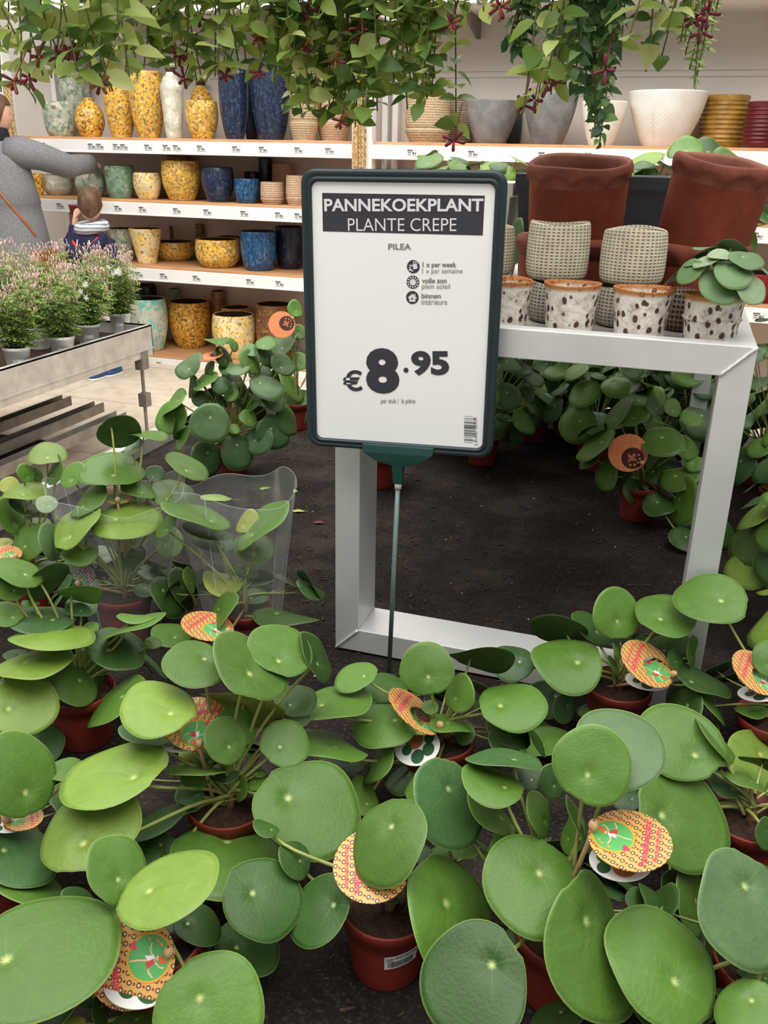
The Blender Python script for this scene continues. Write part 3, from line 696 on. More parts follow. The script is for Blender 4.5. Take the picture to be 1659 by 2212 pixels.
    for i in range(12):
        a = 2*PI*i/12; f = lambda r, d: (r*math.cos(a+d), r*math.sin(a+d)); rays.append([f(29, -0.14), f(41, -0.12), f(41, 0.12), f(29, 0.14)])
    icon(845, 903, [circ(0, 0, 23, 28)]+rays)
    icon(841, 1014, [[(-34, -2), (0, 27), (34, -2), (28, -9), (0, 15), (-28, -9)], [(-22, -2), (0, 17), (22, -2), (22, -30), (-22, -30)], [(14, 16), (22, 10), (22, 26), (14, 26)]], [[(-7, -14), (5, -14), (5, -3), (-7, -3)]])
    rnd = random.Random(11); m = MB(); y = 1872
    while y < 2062:
        h = rnd.choice((2, 2, 4, 6)); a = sl(1215+(2065-1872)*0.0, y); b = sl(1300 if y % 3 else 1280, y+h); m.poly([(a[0], b[1]), (b[0], b[1]), (b[0], a[1]), (a[0], a[1])]); y += h+rnd.choice((2, 3, 4))
    on_paper(m, 'barcode', 'ink', 0.0006)
    words('5 414761 337599', 1287, 1880, 1313, 2085, 'ink_grey', 0.0, 'barcode_digits', rot=1)
    # holder: clip along the lower edge, tapering socket, white collar, thin rod
    clip = MB().loft([[(x, y, z) for x, y, z in r] for r in (
        [(-0.062, -H+0.012, 0.009), (0.062, -H+0.012, 0.009), (0.062, -H+0.012, -0.012), (-0.062, -H+0.012, -0.012)],
        [(-0.060, -H-0.002, 0.011), (0.060, -H-0.002, 0.011), (0.060, -H-0.002, -0.013), (-0.060, -H-0.002, -0.013)],
        [(-0.040, -H-0.016, 0.010), (0.040, -H-0.016, 0.010), (0.040, -H-0.016, -0.012), (-0.040, -H-0.016, -0.012)],
        [(-0.010, -H-0.024, 0.009), (0.010, -H-0.024, 0.009), (0.010, -H-0.024, -0.011), (-0.010, -H-0.024, -0.011)],
        [(-0.0075, -H-0.058, 0.007), (0.0075, -H-0.058, 0.007), (0.0075, -H-0.058, -0.009), (-0.0075, -H-0.058, -0.009)])])
    clip.build('holder_clip', MATS['holder_green'], t, False, M=M, bevel=0.002)
    a = SM @ Vector((0, -H-0.055, -0.001)); b = SM @ Vector((0, -H-0.068, -0.001))
    MB().tube([a, b], 0.006, 20).build('collar', MATS['white_plastic'], t, world=True)
    MB().tube([a, foot+Vector((0, 0, 0.001))], 0.0042, 16).build('rod', MATS['rod_green'], t, world=True)
price_sign()
# ------------------------------------------------------------------ pancake plants (pilea)
def leaf_mats():
    m = NT('pilea_leaf'); t = m.t
    uv = m.n('ShaderNodeUVMap', uv_map='UVMap'); uv2 = m.n('ShaderNodeUVMap', uv_map='Rim')
    s = m.n('ShaderNodeSeparateXYZ'); m.l(uv.outputs[0], s.inputs[0]); s2 = m.n('ShaderNodeSeparateXYZ'); m.l(uv2.outputs[0], s2.inputs[0])
    oi = m.n('ShaderNodeObjectInfo')
    rad = m.math('SQRT', m.math('ADD', m.math('MULTIPLY', s.outputs[0], s.outputs[0]), m.math('MULTIPLY', s.outputs[1], s.outputs[1])))
    ang = m.math('ARCTAN2', s.outputs[1], s.outputs[0])
    co_ = m.coord()
    nz = m.noise(co_, 3.0, 5, 0.6)
    base = m.n('ShaderNodeHueSaturation'); m.l(oi.outputs['Color'], base.inputs['Color'])
    m.l(m.math('MULTIPLY_ADD', nz, 0.5, 0.75), base.inputs['Value'])
    # fine pale flecks
    fl = m.n('ShaderNodeMapRange'); m.l(m.noise(co_, 46, 3, 0.7), fl.inputs[0]); fl.inputs[1].default_value = 0.6; fl.inputs[2].default_value = 0.8; fl.inputs[4].default_value = 0.12
    c1 = m.mix(fl.outputs[0], base.outputs[0], srgb((170, 196, 130)))
    # radiating veins, faint
    vn = m.math('POWER', m.math('ABSOLUTE', m.math('COSINE', m.math('MULTIPLY', ang, 3.5))), 40.0)
    vf = m.n('ShaderNodeMapRange'); m.l(rad, vf.inputs[0]); vf.inputs[1].default_value = 0.75; vf.inputs[2].default_value = 0.05; vf.inputs[4].default_value = 0.13
    c2 = m.mix(m.math('MULTIPLY', vn, vf.outputs[0]), c1, srgb((150, 186, 100)))
    # darker midrib groove running from the eye to the tip
    mr = m.n('ShaderNodeMapRange'); m.l(m.math('ABSOLUTE', s.outputs[1]), mr.inputs[0]); mr.inputs[1].default_value = 0.05; mr.inputs[2].default_value = 0.0
    mx_ = m.n('ShaderNodeMapRange'); m.l(s.outputs[0], mx_.inputs[0]); mx_.inputs[1].default_value = 0.95; mx_.inputs[2].default_value = 0.15; mx_.inputs[4].default_value = 0.22
    mid = m.math('MULTIPLY', m.math('MULTIPLY', mr.outputs[0], mx_.outputs[0]), m.math('GREATER_THAN', s.outputs[0], 0.0))
    c2 = m.mix(mid, c2, srgb((40, 66, 30)))
    # pale eye where the stalk joins
    ey = m.n('ShaderNodeMapRange'); m.l(rad, ey.inputs[0]); ey.inputs[1].default_value = 0.11; ey.inputs[2].default_value = 0.02
    ray_ = m.math('MULTIPLY', m.math('POWER', ey.outputs[0], 1.6), m.math('MULTIPLY_ADD', m.math('ABSOLUTE', m.math('COSINE', m.math('MULTIPLY', ang, 3.5))), 0.55, 0.3))
    c3 = m.mix(ray_, c2, srgb((226, 236, 150)))
    rim = m.n('ShaderNodeMapRange'); m.l(s2.outputs[0], rim.inputs[0]); rim.inputs[1].default_value = 0.965; rim.inputs[2].default_value = 1.0; rim.inputs[4].default_value = 0.55
    c4 = m.mix(rim.outputs[0], c3, srgb((168, 196, 112)))
    # lower side: paler, more yellow
    hs = m.n('ShaderNodeHueSaturation'); m.l(base.outputs[0], hs.inputs['Color']); hs.inputs['Value'].default_value = 1.12; hs.inputs['Saturation'].default_value = 0.9; hs.inputs['Hue'].default_value = 0.488
    c5 = m.mix(s2.outputs[1], c4, hs.outputs[0])
    m.col(c5); m.rough(0.42, 0, 0.5)
    m.l(m.math('MULTIPLY_ADD', nz, 0.2, 0.34), m.b.inputs['Roughness'])
    tr = m.n('ShaderNodeBsdfTranslucent'); hs2 = m.n('ShaderNodeHueSaturation'); m.l(c5, hs2.inputs['Color']); hs2.inputs['Value'].default_value = 1.3; hs2.inputs['Saturation'].default_value = 1.1; hs2.inputs['Hue'].default_value = 0.485
    m.l(hs2.outputs[0], tr.inputs[0]); mx = m.n('ShaderNodeMixShader'); mx.inputs[0].default_value = 0.16
    m.l(m.b.outputs[0], mx.inputs[1]); m.l(tr.outputs[0], mx.inputs[2]); m.l(mx.outputs[0], m.out.inputs[0])
    h = m.math('ADD', m.noise(co_, 14, 4), m.math('MULTIPLY', m.math('MULTIPLY', vn, vf.outputs[0]), -1.0)); m.bump(h, 0.12, 0.01)
    plain('stalk', (150, 158, 84), 0.5, 0, 0.4, 0.14, 25)
    plain('stem_brown', (120, 92, 64), 0.7, 0, 0.3, 0.2, 60)
    plain('nursery_pot', (128, 46, 34), 0.5, 0, 0.4, 0.08, 14)
leaf_mats()
TONE = {'l': (120, 149, 58), 'm': (88, 126, 46), 'd': (56, 90, 34), 'p': (94, 126, 78), 'y': (146, 154, 62), 'g': (68, 104, 56), 'w': (146, 170, 128)}  # real leaf colours; the dark tone also holds the shade of lower leaves
def leaf_mesh(seed, rings=8, seg=40):
    """round peltate leaf of radius 1 in its own plane, stalk joining at (-att, 0); slightly domed and waved"""
    rnd = random.Random(seed); att = rnd.uniform(0.22, 0.4)
    egg = rnd.uniform(-0.03, 0.09); tri = rnd.uniform(-0.035, 0.035); two = rnd.uniform(-0.03, 0.03); ph = rnd.uniform(0, 6)
    dome = rnd.uniform(0.02, 0.15); cup = rnd.uniform(-0.16, 0.13); wv = rnd.uniform(0.015, 0.065); wp = rnd.uniform(0, 6); dim = rnd.uniform(0.05, 0.1)
    def pt(f, a, off):
        ex, ey = math.cos(a), math.sin(a)
        R = 1+egg*ex+two*math.cos(2*a+ph)+tri*math.cos(3*a+ph)+0.012*math.cos(5*a+ph)-(0.05 if abs(ex+1) < 0.02 else 0.0)
        x = -att*(1-f)+R*ex*f; y = R*ey*f
        r2 = x*x+y*y
        z = -dome*r2+cup*(y*y-x*x)+wv*r2*math.sin(2*a+wp)+wv*0.6*r2*f*math.sin(4*a+wp*2) - dim*math.exp(-((x+att)**2+y*y)/0.03)
        return (x, y, z+off), (x+att, y)
    vs, fs, uv, rim = [], [], [], []
    for side, off in ((0, 0.0), (1, -0.014)):
        k0 = len(vs); v, u = pt(0, 0, off); vs.append(v); uv.append(u); rim.append((0, side))
        for j in range(1, rings+1):
            f = (j/rings)**0.85
            for i in range(seg):
                v, u = pt(f, 2*PI*i/seg, off*(1 if j < rings else 0.35)); vs.append(v); uv.append(u); rim.append((f, side))
        for i in range(seg):
            k = (i+1) % seg; a, b = k0+1+i, k0+1+k; fs.append((k0, a, b) if not side else (k0, b, a))
            for j in range(rings-1):
                q = (k0+1+j*seg+i, k0+1+(j+1)*seg+i, k0+1+(j+1)*seg+k, k0+1+j*seg+k); fs.append(q if not side else q[::-1])
    n1 = 1+rings*seg
    for i in range(seg):
        k = (i+1) % seg; o = 1+(rings-1)*seg; fs.append((o+i, n1+o+i, n1+o+k, o+k))
    me = bpy.data.meshes.new('leaf'); me.from_pydata(vs, [], fs); me.materials.append(MATS['pilea_leaf'])
    me.polygons.foreach_set('use_smooth', [True]*len(fs))
    for nm, src in (('UVMap', uv), ('Rim', rim)):
        L = me.uv_layers.new(name=nm); buf = []
        for lp in me.loops: buf += src[lp.vertex_index]
        L.data.foreach_set('uv', buf)
    me.update(); zatt = pt(0, 0, 0)[0][2]
    return me, att, zatt
LEAF_HI = [leaf_mesh(100+i) for i in range(14)]
LEAF_LO = [leaf_mesh(200+i, 4, 22) for i in range(10)]

def nursery_pot_mesh(r, h):
    b = MB(); prof = [(0.001, 0), (0.72*r, 0), (0.74*r, 0.003)] + [(0.74*r+(0.93-0.74)*r*f, 0.003+(h*0.82-0.003)*f) for f in (0.25, 0.5, 0.75, 1)] + [(0.985*r, h*0.83), (1.0*r, h*0.98), (0.99*r, h), (0.95*r, h), (0.93*r, h*0.85), (0.001, h*0.85)]
    b.lathe(prof, 40); return b.mesh('pot', MATS['nursery_pot'])
def soil_mesh(r):
    rnd = random.Random(5); b = MB(); P = [(0.001, 0.004), (0.3*r, 0.004), (0.6*r, 0.003), (0.85*r, 0.001), (0.93*r, -0.004)]
    b.lathe(P, 24, warp=lambda rr, z, a, j: (rr, z+rnd.uniform(-0.002, 0.003))); return b.mesh('soil', MATS['soil'])
POT_R, POT_H = 0.056, 0.098
POTM, SOILM = nursery_pot_mesh(POT_R, POT_H), soil_mesh(POT_R)
HANDS = []
def free_spot(P, r):                    # no big leaf passes through here
    return all(abs((P-q).dot(n)) > r*0.75+0.01 or (P-q).length > R+r for q, n, R in HANDS)
class Pilea:
    def __init__(s, label, base, group, pot=True, soil_z=None, scale=1.0):
        s.t = thing('pilea_plant', label, 'plant', base, group); s.base = Vector(base); s.n = 0
        s.crown = s.base+Vector((0, 0, (soil_z if soil_z is not None else POT_H*0.88*scale)+0.012))
        if pot:
            o = obj_from(POTM, 'pot', s.t); o.scale = (scale,)*3
            o = obj_from(SOILM, 'soil', s.t, Matrix.Translation((0, 0, POT_H*0.86*scale))@Matrix.Scale(scale, 4))
        m = MB(); rnd = random.Random(len(label))
        m.tube([s.crown-Vector((0, 0, 0.02)), s.crown+Vector((0.004, 0, 0.0)), s.crown+Vector((0.002, 0.004, 0.03))], [0.007, 0.006, 0.003], 8).build('stem', MATS['stem_brown'], s.t, world=True)
    def leaf(s, P, n, ex, a, tone, lo=False, stalk=0.0022, rnd=random):
        """leaf of radius a centred at P; n: upper-side normal; ex: in-plane direction away from the stalk"""
        me, att, za = rnd.choice(LEAF_LO if lo else LEAF_HI); n = n.normalized(); ex = (ex-n*ex.dot(n)).normalized(); ey = n.cross(ex)
        M = Matrix.Translation(P) @ Matrix((ex, ey, n)).transposed().to_4x4() @ Matrix.Scale(a, 4)
        o = obj_from(me, 'leaf', s.t, Matrix.Translation(-s.base) @ M)
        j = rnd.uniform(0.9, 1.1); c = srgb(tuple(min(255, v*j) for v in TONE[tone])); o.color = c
        A = M @ Vector((-att, 0, za-0.012)); C = s.crown+Vector((rnd.uniform(-0.006, 0.006), rnd.uniform(-0.006, 0.006), rnd.uniform(0, 0.02)))
        g_ = (C-A).dot(n)
        if g_ > -0.012: C = C-n*(g_+0.022)
        d = A-C; L = d.length; hz = Vector((d.x, d.y, 0))
        B1 = C+hz*0.25+Vector((0, 0, max(0.25*d.z, 0.0)+0.12*L)); B2 = A-n*0.28*L+Vector((0, 0, -0.02*L))
        B2 = B2*0.6+(C+d*0.66+Vector((0, 0, 0.06*L)))*0.4
        k = 6 if lo else 10; pts = [C*(1-t)**3+B1*3*t*(1-t)**2+B2*3*t*t*(1-t)+A*t**3 for t in [i/k for i in range(k+1)]]
        q = MB().tube(pts, [stalk*(1.25-0.45*i/k) for i in range(k+1)], 5 if lo else 8).build('leaf_stalk', MATS['stalk'], o)
        q.matrix_parent_inverse = M.inverted(); s.n += 1
        return o
    def from_photo(s, x, y, a, b, ang, off, tone, dot=None, under=False, rnd=random, lo=False):
        """place a leaf on the sight line of (x, y): a, b, ang describe the ellipse it shows there"""
        d = ray(x, y); dl = d.length; u = d/dl; t = (s.crown-CAM).dot(u)-off
        P = CAM+u*t
        R = a*depth(P)/FOC; v = -u
        th = math.radians(ang); e1 = RGT*math.cos(th)-UPV*math.sin(th); m1 = RGT*math.sin(th)+UPV*math.cos(th)
        e1 = (e1-v*e1.dot(v)).normalized(); m1 = v.cross(e1)
        if m1.z < 0: m1 = -m1
        k = max(0.12, min(1.0, b/(a*0.96))); sn = math.sqrt(1-k*k)
        n = (v*k+m1*sn) if not under else (-v*k+m1*sn)
        low = TABLE+0.008+R*math.sqrt(max(0, 1-n.z*n.z))
        if P.z < low: P = CAM+u*((low-CAM.z)/u.z); R = a*depth(P)/FOC
        if dot: ex = P-(CAM+ray(*dot)*(t/dl))
        else: ex = P-s.crown
        if ex.length < 1e-4: ex = e1
        g = n.cross(ex).cross(n)
        if g.length < 1e-4: ex = e1
        # undo foreshortening of the eye's direction
        if dot and sn > 0.3:
            mi = n.cross(e1); q = ex-n*ex.dot(n); ex = e1*q.dot(e1)+mi*q.dot(mi)/max(k, 0.3)
        HANDS.append((P, n.normalized(), R)); return s.leaf(P, n, ex, R, tone, lo, rnd=rnd)
    def rosette(s, n, R, H, size, seed, tones='mmdg', lo=True, clear=None):
        rnd = random.Random(seed)
        for i in range(n):
            f = (i+0.5)/n; a = i*2.39996+rnd.uniform(-0.3, 0.3); rr = R*(0.25+0.75*math.sqrt(f))*rnd.uniform(0.85, 1.1)
            h = H*(1-0.75*f)*rnd.uniform(0.8, 1.1); D = Vector((math.cos(a), math.sin(a), 0))
            P = s.crown+D*rr+Vector((0, 0, h)); el = 0.25+1.0*f*rnd.uniform(0.5, 1.1)
            nn = D*math.sin(el)+Vector((0, 0, math.cos(el)))+Vector((rnd.uniform(-.2, .2), rnd.uniform(-.2, .2), 0))
            if clear and not clear(P): continue
            s.leaf(P, nn, D, size*rnd.uniform(0.65, 1.15)*(0.65+0.35*f), rnd.choice(tones), lo, 0.0016, rnd)

FG = 'potted pancake plants filling the front of the bench'
CROWNS = {  # crown as seen in the photograph, label
 1: (330, 2040, 'bottom corner pancake plant whose round tag hangs half under a big pale leaf'),
 2: (838, 1965, 'pancake plant in a brown pot with a white barcode sticker'),
 3: (1215, 2020, 'pancake plant in a brown pot under three hanging oval leaves near the bottom edge'),
 4: (495, 1745, 'open pancake plant with long arching stalks below a half hidden tag'),
 5: (945, 1605, 'pancake plant at the foot of the sign rod with a folded open tag'),
 6: (1335, 1490, 'pancake plant touching the metal post, with a tilted tag above its crown'),
 7: (1668, 1560, 'pancake plant at the picture edge below the metal post'),
 8: (175, 1500, 'pancake plant in a wide brown pot in front of the clear sleeves'),
 9: (268, 1292, 'pancake plant inside the clear sleeve with white reflections'),
 10: (528, 1322, 'pancake plant inside the clear sleeve nearest the metal post'),
 11: (72, 1245, 'pancake plant at the picture edge beside the sleeve, with its tag lying flat'),
 12: (-10, 1850, 'pancake plant cut by the picture edge above the big pale leaf'),
 13: (1615, 1775, 'pancake plant with bare dark stems visible near the picture edge'),
 14: (1650, 2090, 'pancake plant cut by the bottom corner of the picture'),
}
# x y a b ang off(cm) tone plant [dx dy] [u]; coordinates of each block are in an enlarged view (origin, enlargement)
BLOCKS = [
((830, 1200), 1.9988, '''
185 495 118 115 90 8 m 5 195 550
410 430 145 46 5 2 d 5 350 465 u
555 455 98 76 10 2 g 6 635 465
318 595 85 60 100 5 m 5 280 665
555 635 148 100 5 5 m 5 483 648
800 460 155 112 15 6 m 6 855 455
1008 255 117 94 85 5 m 6 1008 320
1215 255 130 85 15 4 m 6 1165 298
1415 180 155 103 8 5 m 7 1465 215
755 315 130 58 10 0 d 6 790 335 u
905 305 100 48 40 -2 d 6
1365 540 130 42 25 4 d 6 1260 485
1240 390 100 66 0 -2 d 6
1425 640 110 18 57 4 m 7
1335 425 80 18 95 0 m 6
8 715 143 98 -10 5 m 5
900 910 172 163 90 12 m 3 860 980
1018 825 200 162 20 8 p 3
1290 810 190 150 35 6 m 13 1325 858
1290 1132 232 172 65 9 m 13 1205 1115
470 975 142 76 18 8 m 3 515 1022
690 800 122 60 -12 3 m 6 690 848
520 868 168 36 5 5 g 3
190 990 125 75 -30 8 m 5 125 1045
290 1055 200 140 72 3 g 3 312 965
1620 904 165 100 60 6 l 7
1670 450 80 76 0 6 m 7
90 960 90 55 -30 0 d 5
605 765 150 82 0 0 d 6
705 610 92 80 0 -1 d 6
785 660 65 45 90 0 g 6
630 950 75 58 20 1 d 3
735 975 78 56 90 1 d 3
910 662 72 28 0 0 m 6
1440 795 120 25 50 3 m 13
1050 1050 62 52 0 1 g 13
1590 662 72 24 5 2 m 7
1565 965 92 20 25 3 m 13
1480 985 72 46 30 1 g 13
200 655 36 30 0 4 m 5
285 728 92 34 12 4 m 5
340 768 52 40 100 2 m 5
1265 452 52 30 70 3 d 6
1125 372 52 22 10 1 g 6
15 562 95 60 0 0 d 5
1012 402 52 12 65 3 m 6
990 470 42 14 60 3 m 6
'''),
((830, 1700), 1.9988, '''
320 570 285 168 76 4 m 3 310 455
400 825 240 226 -45 14 d 3 460 760
650 412 225 190 42 9 m 3 693 338
925 670 305 166 80 8 m 3 930 538
1217 765 262 196 55 10 m 14 1240 880
1565 510 245 180 70 8 p 14 1605 405
1340 490 150 52 85 2 m 13 1368 495
1580 960 150 118 0 10 m 14
805 195 92 46 100 4 m 3 795 240
850 170 132 22 68 6 m 3
682 122 102 42 78 5 m 3 708 180
500 245 90 42 115 3 m 3
470 85 150 52 50 2 m 3
345 277 56 27 0 1 m 2
238 290 46 35 0 1 m 2
150 287 52 40 0 1 d 2
178 355 40 30 0 2 m 2
750 985 125 58 -20 3 d 3
1160 950 112 68 40 0 d 14
1345 972 112 58 -30 3 d 14
1465 895 36 20 30 2 g 14
1645 840 72 46 0 3 m 14
1600 790 72 44 0 1 d 14
1450 720 150 70 85 0 d 14
1270 470 112 45 80 0 d 13
1655 200 70 40 90 4 d 13
30 470 52 30 0 0 d 2
575 645 62 42 0 0 d 3
'''),
((0, 1700), 1.9988, '''
375 172 220 152 -35 10 l 4 378 250
85 292 172 118 20 6 g 12 22 288
125 425 152 66 15 7 m 12
165 712 345 232 -20 8 m 1 10 820
510 362 150 120 60 6 m 1 497 438
722 425 228 128 -30 10 l 1 655 457
985 275 248 138 5 6 m 4
1135 475 185 155 40 3 d 2 1050 428
1385 525 162 115 -55 4 d 2 1460 490
1320 78 236 192 27 10 m 4 1255 35
1572 40 92 64 60 3 m 5 1578 85
1668 218 196 142 -58 8 m 2 1660 120
902 958 236 228 0 9 m 1 840 885
680 142 142 44 -28 2 d 4
672 275 98 82 0 1 d 4 688 245
695 312 48 18 -60 2 m 4
630 292 52 30 80 1 d 4
855 590 108 76 30 1 d 1
822 48 66 46 0 1 g 4
1280 312 86 62 60 1 d 2 1302 315
200 905 225 105 -55 3 d 1
10 1000 95 68 0 10 m 12
385 905 62 40 0 0 d 1
440 965 66 32 80 1 d 1
585 1015 112 46 0 4 m 1
308 1008 62 24 0 3 y 1
490 562 52 22 0 3 y 1
742 592 42 33 0 1 d 1
1060 690 150 108 20 -3 d 1
1150 172 62 30 20 1 d 2
350 482 82 42 30 1 d 1
'''),
((0, 1300), 1.9988, '''
220 128 178 50 -3 8 l 8 160 148
190 68 138 60 0 4 g 8
140 255 158 58 -12 9 l 8 80 278
98 442 148 128 0 10 l 8 5 492
312 345 122 80 40 5 m 8
490 415 152 52 -42 7 m 8 545 372
502 200 132 84 15 4 d 8
565 97 146 18 -22 6 m 8
742 138 88 51 5 6 m 10 770 180
850 262 140 94 8 8 m 4 880 222
1085 270 190 108 40 10 m 4 1065 320
1212 205 148 100 25 6 m 4
1370 240 120 46 65 3 d 4
685 447 165 112 0 10 l 4 745 485
640 565 118 48 10 6 g 4
1032 530 96 76 60 5 m 4
980 605 102 88 70 9 m 4 1008 665
500 740 230 118 -22 9 l 4 598 733
300 727 86 50 5 5 m 12 300 743
90 750 192 150 70 9 m 12
1050 445 182 62 12 2 y 4 1060 400 u
1535 320 98 56 -25 4 m 5
1430 430 175 64 -8 6 m 5 1375 460
1232 610 110 95 20 6 m 4 1195 640
1415 612 190 50 15 8 m 5
1490 680 112 60 0 1 d 5 1500 690
1628 690 105 38 -62 4 m 5
168 600 112 90 0 1 g 8 105 573
405 295 102 62 70 0 d 8
840 127 46 32 60 5 m 10
940 48 116 34 -62 9 m 10
655 175 40 25 0 3 m 8
395 100 32 15 0 2 m 8
352 15 66 45 0 2 g 8
888 678 46 36 0 3 m 4
865 718 142 18 2 6 m 4
850 748 68 54 0 4 m 4
968 735 66 42 0 3 g 4
825 830 62 46 10 2 g 4
1038 808 56 24 95 3 m 4
1120 774 58 22 -20 4 m 4
1120 738 26 18 0 3 m 4
838 655 62 54 0 1 y 4
1232 52 142 32 5 5 d 10
70 228 52 25 0 2 d 8
1275 420 92 66 0 -1 d 4
1262 500 80 24 0 0 d 4
1000 640 60 40 30 1 d 4
'''),
((0, 860), 2.37, '''
600 160 113 76 -12 2 d 9 583 140 u
757 180 98 20 3 2 m 9
240 283 98 54 -8 4 l 11 245 315
135 387 52 40 60 4 m 11
192 392 44 26 70 2 m 11
270 368 84 32 -72 5 m 11
368 392 78 46 -50 1 m 9
572 358 165 84 0 3 m 9
678 246 56 28 -42 0 w 9
790 385 50 40 0 1 g 9
962 345 122 50 28 4 m 9
130 473 112 42 -5 6 l 11
55 605 105 56 60 3 m 11
130 548 82 38 25 4 d 11
143 735 102 74 -60 6 m 11
200 645 58 36 0 2 m 11
240 542 54 44 0 2 w 9
378 662 150 68 -45 7 l 9
640 605 178 98 -8 8 l 9 560 645
442 520 116 44 -45 4 m 9
415 775 96 70 -25 6 m 9 428 760
715 460 92 44 20 4 m 9
880 490 126 74 15 1 m 9
1022 598 186 46 18 6 m 10
1065 675 132 38 15 3 d 10
848 655 72 32 -50 4 m 10
1328 650 178 54 -42 5 m 10
1302 770 112 72 10 2 m 10
1258 632 72 44 -50 1 y 10
680 812 68 48 -50 4 d 9
858 730 98 72 60 0 w 9
1100 732 112 50 10 0 g 10
100 880 126 66 20 5 m 8
50 960 96 74 40 5 m 8
230 935 128 62 -40 2 d 8 215 930 u
395 990 122 38 5 5 m 8 345 985 u
415 1070 78 46 0 3 g 8
1150 940 108 58 10 2 y 10
978 935 70 27 80 3 m 10
1270 890 52 24 0 2 d 10
1208 870 42 25 0 2 d 10
1310 1010 66 40 0 0 d 10
50 445 52 42 0 0 y 11
530 800 72 46 0 0 w 9
275 740 102 54 80 2 p 9
155 1048 46 18 0 3 m 8
470 1170 36 22 0 4 m 8
712 1112 112 16 0 5 m 8
35 1105 82 62 0 4 m 8
25 740 42 26 0 1 y 11
'''),
]
PLANTS = {}
def foreground():
    rnd = random.Random(21)
    for k, (x, y, lab) in CROWNS.items():
        P = at(x, y, Z=TABLE+POT_H*0.88)
        PLANTS[k] = Pilea(lab, (P.x, P.y, TABLE+0.0008), FG)
    for (ox, oy), s, txt in BLOCKS:
        for ln in txt.strip().split('\n'):
            f = ln.split(); under = f[-1] == 'u'
            if under: f = f[:-1]
            x, y, a, b = [float(q) for q in f[:4]]; ang = float(f[4]); off = float(f[5])/100; pl = PLANTS[int(f[7])]
            dot = (float(f[8])/s+ox, float(f[9])/s+oy) if len(f) > 8 else None
            pl.from_photo(x/s+ox, y/s+oy, a/s, b/s, ang, off, f[6], dot, under, rnd)
    for k, pl in PLANTS.items():           # low filler leaves round each crown, mostly in the dark tone that holds shade
        c = depth(pl.crown)
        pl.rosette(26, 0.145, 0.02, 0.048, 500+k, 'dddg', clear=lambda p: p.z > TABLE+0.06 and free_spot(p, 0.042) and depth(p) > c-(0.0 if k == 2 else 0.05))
    ks = sorted(PLANTS)
    for i in ks:
        for j in ks:
            if i < j and (PLANTS[i].base-PLANTS[j].base).length < 2*POT_R: print('POTS CLASH', i, j, round((PLANTS[i].base-PLANTS[j].base).length, 3))
foreground()
# ------------------------------------------------------------------ plant tags
def tag_mats():
    m = NT('tag_pattern'); uv = m.n('ShaderNodeUVMap', uv_map='UVMap'); s = m.n('ShaderNodeSeparateXYZ'); m.l(uv.outputs[0], s.inputs[0])
    def cells(N, ox, oy):
        y = m.math('MULTIPLY_ADD', s.outputs[1], N, oy); r = m.math('FLOOR', y); x = m.math('ADD', m.math('MULTIPLY_ADD', s.outputs[0], N, ox), m.math('MULTIPLY', m.math('MODULO', m.math('ADD', r, 40), 2), 0.5))
        fx = m.math('SUBTRACT', m.math('FRACT', x), 0.5); fy = m.math('SUBTRACT', m.math('FRACT', y), 0.5)
        return m.math('SQRT', m.math('ADD', m.math('MULTIPLY', fx, fx), m.math('MULTIPLY', fy, fy)))
    d1 = cells(4.8, 0, 0); d2 = cells(4.8, 0.25, 0.5)
    k = m.math('MULTIPLY', m.math('GREATER_THAN', d1, 0.15), m.math('LESS_THAN', d1, 0.29))
    c = m.mix(k, srgb((218, 164, 92)), srgb((84, 66, 40)))
    c = m.mix(m.math('LESS_THAN', d1, 0.15), c, srgb((222, 190, 140)))
    c = m.mix(m.math('LESS_THAN', d2, 0.155), c, srgb((158, 62, 40)))
    m.col(c); m.rough(0.4, 0, 0.4)
    m = NT('tag_dark_pattern'); v = m.voro(m.coord(), 4.2); v.inputs['Randomness'].default_value = 0.25
    d = v.outputs['Distance']; k = m.math('MULTIPLY', m.math('GREATER_THAN', d, 0.16), m.math('LESS_THAN', d, 0.36)); m.col(m.mix(k, srgb((30, 32, 36)), srgb((222, 226, 228)))); m.rough(0.5)
    m = NT('tag_wood'); c = m.coord(scale=(1.2, 9, 1)); m.col(m.ramp(m.noise(c, 2.2, 5), [(0.3, (206, 108, 58)), (0.6, (232, 142, 90)), (0.8, (240, 164, 116))])); m.rough(0.5)
    for n_, c in (('tag_green', (92, 172, 98)), ('tag_gold', (226, 160, 50)), ('tag_pink', (222, 62, 92)), ('tag_white', (232, 230, 226)), ('tag_skin', (228, 190, 150)), ('tag_red', (206, 70, 60)), ('tag_hair', (226, 104, 44)), ('tag_brown', (74, 32, 24)), ('tag_clay', (188, 104, 76)), ('tag_leafgreen', (52, 92, 58))):
        plain(n_, c, 0.45, 0, 0.3, 0.03)
    m = NT('stick_wood'); c = m.coord(scale=(60, 60, 8)); m.col(m.ramp(m.noise(c, 1.5, 4), [(0.3, (186, 140, 96)), (0.7, (216, 178, 134))])); m.rough(0.7)
tag_mats()
def cpts(x, y, r, n=32, r2=None): return [(x+r*math.cos(2*PI*i/n), y+(r2 or r)*math.sin(2*PI*i/n)) for i in range(n)]
HOLE = (0, 0.41, 0.545)
